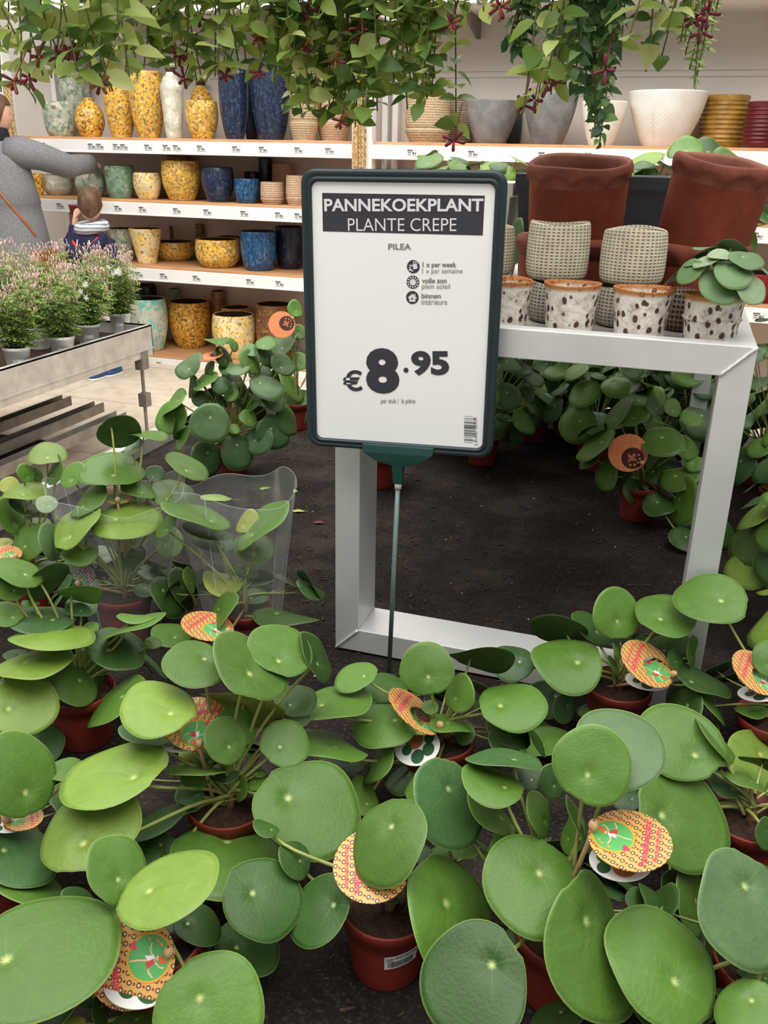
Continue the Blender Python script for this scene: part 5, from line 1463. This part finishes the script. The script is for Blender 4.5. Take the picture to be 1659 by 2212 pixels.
def spread(rnd, x0, x1, n, prof, lo=0.25):
    out = []
    for i in range(n):
        x = x0+(x1-x0)*(i+rnd.random())/n; y = [p for p in prof]
        for (xa, ya), (xb, yb) in zip(prof[:-1], prof[1:]):
            if xa <= x <= xb: yb_ = ya+(yb-ya)*(x-xa)/(xb-xa)
        out.append((x, yb_*rnd.uniform(lo, 1.0) if i % 3 else yb_*rnd.uniform(0.85, 1)))
    return out
LOW = [(-80, 215), (0, 205), (50, 215), (100, 195), (160, 180), (205, 180), (235, 235), (270, 190), (320, 160), (380, 165), (430, 185), (480, 165), (560, 160), (620, 190), (650, 235), (700, 225), (760, 265), (800, 235), (840, 215), (900, 225), (960, 215)]
def hang_all():
    R = random.Random(4)
    hanging('trailing plant with big pale leaves at the top corner above the grey coat', 60, 1.38, spread(R, -70, 300, 20, LOW, 0.1), 'vine_light', 0.052, 0.030, 0.030, 11, 0.42)
    hanging('trailing plant with dark red flowers above the yellow vases', 400, 1.66, spread(R, 190, 640, 36, LOW, 0.15), 'vine_light', 0.045, 0.029, 0.025, 12)
    hanging('thick trailing plant reaching down to the ropes by the white upright', 770, 1.70, spread(R, 590, 940, 42, LOW, 0.2)+[(985, 296), (905, 150), (925, 110), (632, 246), (652, 252), (668, 240), (690, 255), (712, 240), (742, 264), (768, 274), (790, 255), (815, 240), (880, 236), (905, 240), (932, 205)], 'vine_light', 0.041, 0.029, 0.023, 13)
    hanging('dark twisted trailing plant whose strand hangs before the white planters', 1235, 1.62, [(1295, 312), (1290, 240), (1280, 200), (1120, 118), (1150, 70), (1200, 160), (1240, 190), (1250, 120), (1180, 100), (1290, 150), (1310, 110), (1270, 90), (1100, 90), (1225, 60), (1310, 60), (1262, 215), (1285, 280), (1215, 120)], 'vine_dark', 0.024, 0.017, 0.010, 14, curl=0.7)
    hanging('trailing plant with broad oval leaves and burgundy flowers near the wall groove', 1350, 1.56, [(1160, 228), (1190, 205), (1130, 245), (1400, 130), (1430, 120), (1395, 155), (1440, 70), (1360, 80), (1185, 150), (1210, 175), (1470, 40), (1340, 130), (1250, 95), (1480, 90)], 'vine_light', 0.046, 0.030, 0.034, 15)
    hanging('feathery pale green trailing plant beside the burgundy flowers', 1500, 1.64, [(1500, 182), (1490, 150), (1515, 120), (1480, 120), (1470, 90), (1530, 110), (1535, 70), (1505, 165), (1495, 60)], 'vine_feather', 0.014, 0.006, 0.006, 16)
    hanging('small trailing sprigs at the top edge beside the shelf bracket', 1010, 1.68, [(975, 52), (1000, 20), (1045, 25), (1085, 15), (965, 25), (1070, -10), (1030, -5), (1095, -12), (990, -20)], 'vine_light', 0.042, 0.028, 0.032, 17)
    def flowers(x, y, n, rust, seed):
        q = min(HANG, key=lambda h: abs(h[0]-x)); t = q[2]; rnd = random.Random(seed); Y = q[1]-0.10; C = at(x, y, Y=Y); b = MB()
        for i in range(n):
            a = 2*PI*i/n+rnd.uniform(-.3, .3); d = Vector((math.cos(a), -0.3*rnd.random(), math.sin(a)*0.8-0.25)).normalized(); L = rnd.uniform(0.012, 0.022)
            b.cur = 1 if rust and i % 2 else 0
            b.tube([C+d*0.002, C+d*L*0.4, C+d*L*0.85, C+d*L], [0.0015, 0.0024, 0.0031, 0.002], 7)
        b.tube([C, C+Vector((0, 0.05, 0.06))], 0.001, 5)
        b.build('flower', [MATS['flower_burgundy'], MATS['flower_rust']], t, world=True)
    F = [(122, 122, 4, 0), (150, 108, 6, 0), (166, 128, 3, 0), (85, 122, 4, 1), (388, 118, 7, 0), (397, 170, 5, 0), (217, 180, 6, 1), (486, 162, 5, 0), (560, 155, 5, 0), (563, 78, 7, 1), (657, 102, 5, 1), (662, 18, 5, 0), (776, 60, 4, 0), (782, 95, 5, 0), (436, 40, 3, 1), (30, 175, 6, 1), (62, 168, 5, 0),
         (1080, 14, 7, 1), (975, 50, 7, 1), (1500, 40, 6, 0), (1528, 30, 5, 0), (1515, 70, 4, 0), (1185, 182, 3, 0), (1196, 178, 3, 0), (1155, 216, 4, 0), (1132, 228, 3, 0), (1308, 150, 4, 0), (980, 304, 5, 0), (735, 262, 5, 1), (725, 130, 4, 1)]
    for i, f in enumerate(F): flowers(*f, i)
hang_all()

# ------------------------------------------------------------------ jasmine bench by the aisle
plain('jasmine_pot', (238, 239, 240), 0.45, 0, 0.4, 0.04, 20)
plain('jasmine_print', (250, 250, 250), 0.5, 0, 0.3, 0.02)
leafy_mat('jasmine_leaf', [(0.0, (66, 100, 46)), (0.5, (104, 138, 62)), (1.0, (158, 178, 88))], 0.25)
plain('jasmine_bud', (222, 186, 178), 0.6, 0, 0.2, 0.12, 90)
plain('petal_white', (244, 244, 240), 0.6, 0, 0.2, 0.03)
JX = -2.58; JZ = CAMZ-0.84
def jasmine_bench():
    zb = at(326, 768, X=JX).z; zl = at(262, 895, X=JX).z; y0, y1, x0 = 2.0, 4.02, -4.5
    t = thing('jasmine_bench', 'galvanised bench of potted jasmine beside the tiled aisle', 'bench', ((x0+JX)/2, (y0+y1)/2, 0)); g, d = MATS['galvanised'], MATS['dull_steel']
    for k, (a, b) in enumerate((((JX-0.006, y0, zb), (JX, y1, JZ)), ((x0, y1-0.006, zb), (JX, y1, JZ)), ((x0, y0, zb), (x0+0.006, y1, JZ)), ((x0, y0, zb), (JX, y0+0.006, JZ)))):
        MB().box(a, b).box((a[0] if k != 0 else JX-0.03, a[1], b[2]-0.006), (b[0], b[1], b[2])).box((a[0] if k != 0 else JX-0.004, a[1], zb+0.035), (b[0]+(0.004 if k == 0 else 0), b[1], zb+0.042)).build('side_rail', g, t, False, world=True)
    MB().box((x0+0.01, y0+0.01, JZ-0.075), (JX-0.01, y1-0.01, JZ-0.06)).build('soil_tray', MATS['soil'], t, False, world=True)
    for x, y in ((JX-0.02, 3.93), (JX-0.02, 2.3), (x0+0.3, 3.93), (x0+0.3, 2.3)):
        l = MB().tube([(x, y, 0), (x, y, zb)], 0.009, 10); l.box((x-0.02, y-0.03, zb-0.06), (x+0.025, y+0.03, zb+0.03)); l.box((x-0.02, y-0.025, zl-0.02), (x+0.025, y+0.025, zl+0.05)); l.build('leg', d, t, False, world=True)
    for px, py in ((262, 897), (214, 876), (144, 862)):
        e = at(px, py, Z=zl); MB().box((e.x-0.03, y0, zl-0.03), (e.x+0.03, e.y, zl-0.024)).box((e.x-0.03, y0, zl-0.024), (e.x-0.026, e.y, zl+0.02)).box((e.x+0.026, y0, zl-0.024), (e.x+0.03, e.y, zl+0.02)).build('lower_rail', d, t, False, world=True)
    e = at(262, 897, Z=zl); MB().box((x0+0.2, y0+0.6, zl-0.07), (e.x-0.08, e.y-0.35, zl-0.05)).build('shadow_gap_sheet', MATS['black_plastic'], t, False, world=True)  # black sheet added for the dark shadow gap between the lower rails
jasmine_bench()
def jasmine(px, py, H, seed, label, white=()):
    z = JZ-0.059; P = at(px, py, Z=z); rnd = random.Random(seed); r, h = 0.058, 0.105
    t = thing('jasmine_plant', label, 'plant', (P.x, P.y, z), 'jasmine plants in pale pots')
    pot = MB().lathe([(0.001, 0), (0.74*r, 0), (0.76*r, 0.002), (0.93*r, h*0.86), (1.0*r, h*0.87), (1.0*r, h), (0.94*r, h), (0.92*r, h*0.84), (0.001, h*0.84)], 32).build('pot', MATS['jasmine_pot'], t)
    a0 = math.atan2(-P.y, -P.x); vs, fs = text_mesh('JASMIN', 0.9, 0.022, 0.02); q = []
    for x, y, _ in vs: a = a0-0.45+x; zz = 0.035+y; R = r*(0.76+0.17*zz/(h*0.86))+0.0008; q.append((R*math.cos(a), R*math.sin(a), zz))
    MB().add(q, fs).build('pot_lettering', MATS['jasmine_print'], pot, False)
    MB().disc((0, 0), 0.92*r, h*0.88, 20).build('soil', MATS['soil'], t)
    stm, fol, bud = MB(), MB(), MB()
    for i in range(36):
        a = rnd.uniform(0, 6.28); R = 0.115*math.sqrt(rnd.random()); top = Vector((R*math.cos(a), R*math.sin(a), h+H*rnd.uniform(0.5, 1.08))); b0 = Vector((R*0.3*math.cos(a), R*0.3*math.sin(a), h*0.85))
        pts = [b0, b0.lerp(top, 0.5)+Vector((rnd.uniform(-.02, .02), rnd.uniform(-.02, .02), 0)), top]; stm.tube(pts, 0.0012, 4)
        for k in range(8):
            f = 0.15+0.85*k/8; B = pts[0].lerp(pts[1], f*2) if f < 0.5 else pts[1].lerp(pts[2], f*2-1)
            az = rnd.uniform(0, 6.28); d = Vector((math.cos(az), math.sin(az), 0.15)); sd = Vector((-d.y, d.x, 0)); L = 0.05
            for s in (0.35, 0.6, 0.85):
                for g in (1, -1): add_leaf(fol, B+d*L*s-Vector((0, 0, L*s*s*0.4)), sd*g+d*0.5, Vector((0, -0.2, 1)), 0.021, 0.009, rnd)
            add_leaf(fol, B+d*L-Vector((0, 0, L*0.4)), d, Vector((0, -0.2, 1)), 0.026, 0.011, rnd)
        for k in range(7):
            B = top+Vector((rnd.uniform(-.022, .022), rnd.uniform(-.022, .022), rnd.uniform(-.03, .008))); D = Vector((rnd.uniform(-.5, .5), rnd.uniform(-.5, .5), 1)).normalized(); L = rnd.uniform(0.016, 0.028)
            bud.tube([B, B+D*L*0.5, B+D*L*0.8, B+D*L], [0.0009, 0.0013, 0.0022, 0.0006], 5)
    fol.build('foliage', MATS['jasmine_leaf'], t, uv=True); stm.build('stems', MATS['vine_stem'], t); bud.build('flower_buds', MATS['jasmine_bud'], t)
    for wx, wy, n in white:
        C = at(wx, wy, Y=P.y-0.08)-Vector((P.x, P.y, z))
        for i in range(n):
            c = C+Vector((rnd.uniform(-.03, .03), rnd.uniform(-.03, .02), rnd.uniform(-.03, .03))); b = MB()
            for k in range(5): a = 2*PI*k/5+i; add_leaf(b, c, Vector((math.cos(a), -0.15, math.sin(a))), Vector((0, -1, 0)), 0.017, 0.009, rnd, 0.1)
            b.tube([c, c+Vector((0, 0.015, -0.015))], 0.001, 5); b.build('flower', MATS['petal_white'], t)
for i, (px, py, H, lab, wh) in enumerate((
    (42, 800, .30, 'jasmine in a pale pot nearest the metal rail at the picture edge', ()), (88, 752, .30, 'jasmine in a pale pot standing behind the two pots nearest the rail', ()),
    (138, 774, .30, 'jasmine in a pale pot at the rail, in the middle of the row', ()), (194, 745, .29, 'jasmine at the rail with a spray of white pink tubes', ((182, 628, 5),)),
    (262, 718, .29, 'jasmine at the bench corner with open white star flowers', ((246, 578, 9),)), (10, 745, .32, 'jasmine in the back rows at the picture edge, under the grey coat', ()),
    (120, 712, .31, 'jasmine in the back row right below the grey coat hem', ()), (178, 700, .29, 'jasmine in the back row in front of the child', ()), (50, 705, .32, 'jasmine furthest back beneath the grey coat', ()),
    (228, 690, .27, 'jasmine in the back row beside the corner plant with open flowers', ()))):
    jasmine(px, py, H, 300+i, lab, wh)
# ------------------------------------------------------------------ people at the shelves
def people_mats():
    m = NT('skin'); m.col(m.ramp(m.noise(m.coord(), 8, 3), [(0.3, (212, 164, 138)), (0.7, (226, 180, 154))])); m.rough(0.55); m.b.inputs['Subsurface Weight'].default_value = 0.05
    m = NT('grey_wool'); c = m.coord(); n1 = m.noise(c, 120, 4, 0.7); m.col(m.ramp(n1, [(0.3, (104, 104, 106)), (0.55, (130, 130, 132)), (0.75, (152, 152, 154))])); m.rough(0.95, 0, 0.1); m.bump(n1, 0.5, 0.004)
    m = NT('hair_brown'); c = m.coord(scale=(40, 40, 4)); n1 = m.noise(c, 1.5, 4); m.col(m.ramp(n1, [(0.3, (70, 50, 36)), (0.7, (112, 82, 58))])); m.rough(0.55, 0, 0.4); m.bump(n1, 0.5, 0.006)
    plain('navy_cloth', (36, 40, 66), 0.85, 0, 0.2, 0.12, 60, 0.2); plain('red_lining', (196, 62, 52), 0.9, 0, 0.15, 0.1, 50, 0.2)
    m = NT('knit'); c = m.coord(); w_ = m.n('ShaderNodeTexWave'); m.l(c, w_.inputs[0]); w_.inputs['Scale'].default_value = 14; w_.bands_direction = 'Z'; w_.inputs['Distortion'].default_value = 2.5
    m.col(m.ramp(w_.outputs[1], [(0.2, (128, 134, 144)), (0.45, (190, 192, 196)), (0.8, (214, 214, 214))], 'LINEAR')); m.rough(0.95, 0, 0.1); m.bump(m.noise(c, 120, 2), 0.4, 0.004)
    plain('strap_leather', (160, 88, 48), 0.5, 0, 0.4, 0.1, 30); plain('dark_cloth', (38, 38, 44), 0.85, 0, 0.2, 0.1, 40); plain('denim', (62, 84, 122), 0.9, 0, 0.15, 0.12, 60)
    plain('shoe_blue', (56, 92, 138), 0.6, 0, 0.3, 0.1, 30); plain('sole_white', (230, 230, 226), 0.6, 0, 0.3, 0.03); plain('boot_dark', (52, 44, 40), 0.5, 0, 0.4, 0.1, 30); plain('small_pot_red', (120, 44, 42), 0.5)
people_mats()
def skin_body(name, verts, edges, radii, parent, mat, root=0):
    me = bpy.data.meshes.new(name); me.from_pydata([tuple(v) for v in verts], edges, []); me.materials.append(mat)
    o = bpy.data.objects.new(name, me); COL.objects.link(o); o.parent = parent
    sk = o.modifiers.new('skin', 'SKIN'); sk.use_smooth_shade = True
    if not me.skin_vertices: me.attributes  # layer is made with the modifier below
    try:
        if not len(me.skin_vertices):
            bpy.context.view_layer.objects.active = o; bpy.ops.mesh.customdata_skin_add()
    except Exception: pass
    for i, r in enumerate(radii):
        s = me.skin_vertices[0].data[i]; s.radius = (r, r) if not isinstance(r, tuple) else r; s.use_root = (i == root)
    sub = o.modifiers.new('smooth', 'SUBSURF'); sub.levels = 2; sub.render_levels = 2
    return o
class Fig:
    def __init__(s): s.v = []; s.e = []; s.r = []
    def p(s, v, r, prev=None):
        s.v.append(Vector(v)); s.r.append(r); k = len(s.v)-1
        if prev is not None: s.e.append((prev, k))
        return k
    def hand(s, wrist, prev, d, palm, k=1.0):
        """palm and five curled fingers; d: hand direction, palm: direction the palm faces"""
        d = d.normalized(); palm = (palm-d*palm.dot(d)).normalized(); side = d.cross(palm)
        c = s.p(wrist+d*0.045*k, (0.030*k, 0.016*k), prev); W = Vector(s.v[c])
        for j, (o, L) in enumerate(((0.027, 0.062), (0.009, 0.072), (-0.009, 0.067), (-0.026, 0.052))):
            a = s.p(W+d*0.042*k+side*o*k, 0.0092*k, c); b = s.p(W+d*(0.042+L*0.45)*k+side*o*1.1*k+palm*0.012*k, 0.0085*k, a)
            s.p(W+d*(0.042+L*0.72)*k+side*o*1.1*k+palm*0.034*k, 0.0075*k, b)
        a = s.p(W-d*0.008*k+side*0.036*k+palm*0.008*k, 0.0105*k, c); s.p(W+d*0.03*k+side*0.052*k+palm*0.030*k, 0.0085*k, a)
def ell(c, a, b, n=28, sq=2.3):
    out = []
    for i in range(n):
        t = 2*PI*i/n; ct, st = math.cos(t), math.sin(t)
        out.append(Vector((c[0]+a*math.copysign(abs(ct)**(2/sq), ct), c[1]+b*math.copysign(abs(st)**(2/sq), st), c[2])))
    return out
def sleeve_rings(pts, rs, n=16):
    b = MB(); b.tube(pts, rs, n); return b
def head_mesh(c, s, look):
    """head of height s centred at c, facing the unit vector look: skull, jaw, nose, brow, mouth and ears in one surface"""
    rows = 22; n = 32; look = look.normalized(); sd = Vector((look.y, -look.x, 0)); vs, fs = [], []
    for j in range(rows+1):
        v = j/rows; zz = math.cos(PI*v)*0.5
        base = math.sin(PI*v)
        for i in range(n):
            t = 2*PI*i/n; f, sx = math.cos(t), math.sin(t)
            wd = 0.355*base**0.72*(1-0.22*max(0, -zz)**1.0*2*0.5); dp = 0.43*base**0.72
            if zz < -0.05: dp *= (1-0.30*max(0, -f)*min(1, (-zz-0.05)*3))
            x = sx*wd; y = f*dp
            face = max(0, f)
            if face > 0.95:
                y += 0.075*math.exp(-((zz+0.07)/0.055)**2)*(face-0.95)/0.05
                y += 0.018*math.exp(-((zz+0.24)/0.03)**2)
            y += 0.02*face*math.exp(-((zz-0.06)/0.04)**2)
            if 0.78 < f < 0.93: y -= 0.03*math.exp(-((zz+0.0)/0.04)**2)
            if abs(f) < 0.25: x += math.copysign(0.055, sx)*math.exp(-((zz+0.04)/0.09)**2)*(1-abs(f)/0.25)
            vs.append(c+(sd*x+look*(y+0.02)+Vector((0, 0, zz)))*s)
    for j in range(rows):
        for i in range(n):
            k = (i+1) % n; fs.append((j*n+i, (j+1)*n+i, (j+1)*n+k, j*n+k))
    return vs, fs
def hair_cap(c, s, look, back=-0.30, front=0.22, side=-0.10, puff=1.05, seed=1):
    rows = 16; n = 40; look = look.normalized(); sd = Vector((look.y, -look.x, 0)); vs, fs = [], []; rnd = random.Random(seed)
    for j in range(rows+1):
        for i in range(n):
            t = 2*PI*i/n; f, sx = math.cos(t), math.sin(t)
            lim = front if f > 0.55 else (side+(front-side)*max(0, f)/0.55 if f > 0 else side+(back-side)*(-f))
            zz = 0.5-(0.5-lim)*j/rows; base = math.sqrt(max(0, 1-(zz/0.5)**2))**0.72*(1.0 if zz > -0.2 else 0.97)
            k = puff+0.02*math.sin(9*t+j*0.8)+rnd.uniform(-.008, .008); pk = 0.97 if j == rows else 1
            vs.append(c+(sd*sx*0.355*base*k*pk+look*(f*0.43*base*k*pk+0.02)+Vector((0, 0, zz*1.05+0.012)))*s)
    for j in range(rows):
        for i in range(n): k = (i+1) % n; fs.append((j*n+i, (j+1)*n+i, (j+1)*n+k, j*n+k))
    return vs, fs
def adult():
    Y = 5.30; S = at(38, 322, Y=Y); zs = S.z; Hh = zs/1.36            # shoulder height sets the scale
    base = Vector((at(-6, 400, Y=Y).x, Y, 0)); t = thing('person', 'adult in a grey wool coat, back turned, reaching for a pot on the shelf', 'person', base)
    k = Hh; hand = at(203, 352, Y=5.90)-base; f = Fig(); look = Vector((0.62, 0.75, 0)).normalized()
    el = Vector((0.42, 0.24, zs-0.10)); sh = Vector((0.185*k, 0.0, zs-0.02)); wr = hand-(hand-el).normalized()*0.09
    p0 = f.p((0, 0, 0.92*k), (0.15*k, 0.11*k)); p1 = f.p((0, 0, 1.10*k), (0.13*k, 0.10*k), p0); p2 = f.p((0, 0.0, 1.28*k), (0.15*k, 0.10*k), p1); p3 = f.p((0, 0.02, 1.40*k), 0.06*k, p2); p4 = f.p((0, 0.035, 1.47*k), 0.052*k, p3); p5 = f.p((0.01, 0.05, 1.54*k), 0.06*k, p4)
    a = f.p(sh, 0.055*k, p2); a = f.p(el, 0.042*k, a); a = f.p(wr, 0.028*k, a); f.hand(wr, a, hand-el, Vector((0, 0, -1)))
    b = f.p((-0.185*k, 0, zs-0.03), 0.055*k, p2); b = f.p((-0.24*k, 0.02, 1.08*k), 0.042*k, b); b = f.p((-0.22*k, 0.14, 0.88*k), 0.028*k, b); f.hand(Vector((-0.22*k, 0.14, 0.88*k)), b, Vector((0.05, 0.2, -1)), Vector((1, 0, 0)))
    for s in (-1, 1):
        q = f.p((s*0.09*k, 0, 0.86*k), 0.085*k, p0); q = f.p((s*0.095*k, 0.015, 0.47*k), 0.055*k, q); q = f.p((s*0.095*k, -0.01, 0.10*k), 0.04*k, q); q = f.p((s*0.10*k, 0.05, 0.05*k), 0.038*k, q); f.p((s*0.105*k, 0.14, 0.04*k), 0.034*k, q)
    skin_body('body', f.v, f.e, f.r, t, MATS['skin'])
    hc = Vector((0.012, 0.045, 1.555*k)); vs, fs = head_mesh(hc, 0.225*k, look); 
    bd = [c for c in t.children if c.name.startswith('body')][0]
    hd = MB().add(vs, fs).build('head', MATS['skin'], t)
    vs, fs = hair_cap(hc, 0.225*k, look, -0.5, 0.2, -0.32, 1.08); MB().add(vs, fs).build('hair', MATS['hair_brown'], t)
    c = MB(); prof = [(0.44, .33, .22), (0.60, .315, .21), (0.80, .295, .195), (0.97, .268, .18), (1.04, .254, .172), (1.05, .260, .177), (1.15, .236, .165), (1.25, .218, .148), (1.32, .200, .132), (1.37, .150, .112), (1.41, .092, .088), (1.43, .078, .082)]
    c.loft([ell((0, 0.01, z*k), a_*k, b_*k) for z, a_, b_ in prof])
    c.tube([tuple(sh+Vector((-0.07, 0, 0.0))), tuple(sh+Vector((0.02, 0.02, 0.0))), tuple(sh.lerp(el, 0.5)+Vector((0, -0.01, 0.012))), tuple(el+Vector((0.0, 0, -0.005))), tuple(el.lerp(wr, 0.55)), tuple(wr+(wr-el)*0.08)], [0.085*k, 0.092*k, 0.080*k, 0.072*k, 0.062*k, 0.058*k], 18)
    c.tube([(-0.12*k, 0, zs-0.04), (-0.19*k, 0, zs-0.06), (-0.235*k, 0.01, 1.2*k), (-0.245*k, 0.02, 1.06*k), (-0.22*k, 0.13, 0.90*k)], [0.08*k, 0.088*k, 0.076*k, 0.07*k, 0.058*k], 18)
    c.build('coat', MATS['grey_wool'], t)
    MB().loft([ell((0, 0.015, z), a_, b_) for z, a_, b_ in ((1.385*k, .105*k, .10*k), (1.42*k, .100*k, .098*k), (1.475*k, .088*k, .09*k), (1.48*k, .075*k, .078*k))]).build('collar', MATS['dark_cloth'], t)
    for s in (-1, 1):
        MB().loft([ell((s*0.095*k, 0.0, z), r, r*1.05, 18) for z, r in ((0.04, .052), (0.2, .058), (0.45, .075), (0.6, .082))]).build('trouser_leg', MATS['dark_cloth'], t)
        MB().loft([ell((s*0.10*k, 0.045, z), a_, b_, 22) for z, a_, b_ in ((0.0, .048, .125), (0.03, .05, .128), (0.06, .046, .105))]+[ell((s*0.098*k, 0.0, 0.13), .05, .062, 22)]).build('boot', MATS['boot_dark'], t)
    # bag: strap crossing the back from one shoulder to the other hip
    bt = thing('shoulder_bag', 'brown leather bag strap crossing the back of the grey coat', 'bag', base+Vector((0.27*k, -0.03, 0.86*k))); m = MB(); P = []
    for i in range(33):
        fr = i/32; ang = math.radians(245+100*fr); z = (1.405-0.535*fr)*k
        a_ = b_ = None
        for (z0, a0, b0), (z1, a1, b1) in zip(prof[:-1], prof[1:]):
            if z0*k <= z <= z1*k: g = (z/k-z0)/(z1-z0); a_ = a0+(a1-a0)*g; b_ = b0+(b1-b0)*g
        cs, sn = math.cos(ang), math.sin(ang); e = 2/2.3
        P.append((((a_*k+0.006)*math.copysign(abs(cs)**e, cs)), 0.01+(b_*k+0.006)*math.copysign(abs(sn)**e, sn), z))
    V = []
    for x, y, z in P: V += [base+Vector((x, y, z+0.014)), base+Vector((x, y, z-0.014)), base+Vector((x*0.985, y*0.985, z-0.014)), base+Vector((x*0.985, y*0.985, z+0.014))]
    F_ = [(4*i+q, 4*i+(q+1) % 4, 4*i+4+(q+1) % 4, 4*i+4+q) for i in range(32) for q in range(4)]
    m.add(V, F_).build('strap', MATS['strap_leather'], bt, world=True)
    x, y, z = P[-1]; MB().box((-0.02, -0.08, -0.30), (0.06, 0.14, -0.10)).box((-0.024, -0.084, -0.2), (0.066, 0.144, -0.096)).tube([(0, 0.02, -0.1), (0, 0, 0.02)], 0.01, 6).build('bag_body', MATS['strap_leather'], bt, False, bevel=0.012)
adult()
def child():
    F0 = at(222, 822, Z=0); Y = F0.y; base = Vector((at(197, 560, Y=Y).x, Y, 0)); t = thing('person', 'small child in a navy hooded jacket, seen from behind, holding a little red pot', 'person', base)
    top = at(195, 402, Y=Y).z; hh = 0.205; hc = Vector((at(194, 440, Y=Y).x-base.x, 0.0, top-hh*0.54)); zs = at(200, 505, Y=Y).z; look = Vector((-0.50, 0.86, 0)).normalized()
    f = Fig(); zh = zs*0.56; p0 = f.p((0, 0, zh), (0.10, 0.08)); p1 = f.p((0, 0, (zh+zs)/2), (0.10, 0.075), p0); p2 = f.p((0, 0, zs-0.06), (0.10, 0.07), p1); p3 = f.p((hc.x*0.6, 0, zs+0.02), 0.045, p2); p4 = f.p((hc.x, 0, zs+0.07), 0.045, p3)
    hd = at(163, 460, Y=Y+0.09)-base
    a = f.p((-0.12, 0, zs-0.05), 0.038, p2); a = f.p((-0.17, 0.05, zs-0.17), 0.032, a); wr = hd+Vector((-0.01, 0.0, -0.07)); a = f.p(wr, 0.022, a); f.hand(wr, a, Vector((0.2, 0.0, 1)), Vector((0.3, 1, 0)), 0.72)
    b = f.p((0.12, 0, zs-0.05), 0.038, p2); b = f.p((0.165, 0.03, zs-0.24), 0.032, b); wl = Vector((0.14, 0.12, zs-0.36)); b = f.p(wl, 0.022, b); f.hand(wl, b, Vector((-0.1, 0.4, -0.8)), Vector((-1, 0, 0)), 0.72)
    fx = (at(207, 820, Z=0)-base, at(240, 812, Z=0)-base)
    for s, q3 in zip((-1, 1), fx):
        q = f.p((s*0.06, 0, zh-0.06), 0.06, p0); q = f.p(((s*0.06+q3.x)/2, (q3.y)*0.5, zh*0.5), 0.045, q); q = f.p((q3.x, q3.y, 0.09), 0.03, q); f.p((q3.x, q3.y+0.08, 0.04), 0.025, q)
    skin_body('body', f.v, f.e, f.r, t, MATS['skin'])
    vs, fs = head_mesh(hc, hh, look); MB().add(vs, fs).build('head', MATS['skin'], t)
    vs, fs = hair_cap(hc, hh, look, -0.40, 0.14, -0.05, 1.06, 4); MB().add(vs, fs).build('hair', MATS['hair_brown'], t)
    c = MB(); c.loft([ell((0, 0.0, z), a_, b_) for z, a_, b_ in ((zh-0.10, .158, .115), (zh-0.085, .165, .125), (zh+0.1, .16, .12), (zs-0.16, .155, .115), (zs-0.05, .145, .10), (zs, .105, .085), (zs+0.025, .06, .06))])
    c.tube([(-0.09, 0, zs-0.045), (-0.13, 0, zs-0.06), (-0.17, 0.05, zs-0.17), tuple(wr.lerp(Vector((-0.17, 0.05, zs-0.17)), 0.5)), tuple(wr+Vector((0, 0, -0.012)))], [0.055, 0.06, 0.056, 0.05, 0.042], 16)
    c.tube([(0.09, 0, zs-0.045), (0.13, 0, zs-0.06), (0.165, 0.03, zs-0.24), tuple(wl)], [0.055, 0.06, 0.054, 0.044], 16)
    c.build('jacket', MATS['navy_cloth'], t)
    # hood lying on the back, red lining showing
    def hood(rx, ry, rz, off, th): return [[Vector((hc.x*0.5+rx*math.cos(u)*(1+th*math.cos(v)), off-ry*abs(math.sin(u))**0.8*(1+th*math.cos(v)) , zs-0.03+rz*math.sin(v)-0.085*max(0, math.sin(u)))) for v in [2*PI*j/12 for j in range(12)]] for u in [-0.25+(PI+0.5)*i/24 for i in range(25)]]
    MB().loft(hood(0.118, 0.125, 0.045, -0.02, 0.26)).build('hood', MATS['navy_cloth'], t)
    MB().loft(hood(0.092, 0.108, 0.045, -0.012, 0.30)).build('hood_lining', MATS['red_lining'], t)
    for x in (-0.04, 0.05): MB().tube([(hc.x+x, -0.115, zs-0.03), (hc.x+x*1.3, -0.132, zs-0.14), (hc.x+x*1.35, -0.13, zs-0.26)], 0.003, 6).build('hood_cord', MATS['sole_white'], t)
    sc = []
    for i in range(33):
        u = 2*PI*i/32; sc.append((hc.x*0.8+0.082*math.cos(u), 0.005+0.078*math.sin(u), zs+0.042+0.012*math.sin(u+0.6)))
    MB().tube(sc, 0.034, 12, flat=1.1).build('scarf', MATS['knit'], t)
    for s, q3 in zip((-1, 1), fx):
        MB().tube([(s*0.06, 0, zh), ((s*0.06+q3.x)/2, q3.y*0.5, zh*0.5), (q3.x, q3.y, 0.075)], [0.08, 0.066, 0.052], 16).build('trouser_leg', MATS['denim'], t)
        sh = MB(); sh.loft([ell((q3.x, q3.y+0.035, z), a_, b_, 22) for z, a_, b_ in ((0.016, .040, .095), (0.045, .038, .088), (0.075, .032, .055))]); sh.cur = 1; sh.loft([ell((q3.x, q3.y+0.035, z), .042, .098, 22) for z in (0.0, 0.018)])
        sh.build('shoe', [MATS['shoe_blue'], MATS['sole_white']], t)
    pt = at(160, 452, Y=Y+0.13); o = MB().lathe([(0.001, 0), (0.026, 0), (0.033, 0.05), (0.036, 0.052), (0.036, 0.06), (0.03, 0.06), (0.001, 0.05)], 24).build('small_pot', MATS['small_pot_red'])
    o.location = pt-Vector((0, 0, 0.03)); tag(o, 'little dark red pot held up by the child', 'pot')
child()
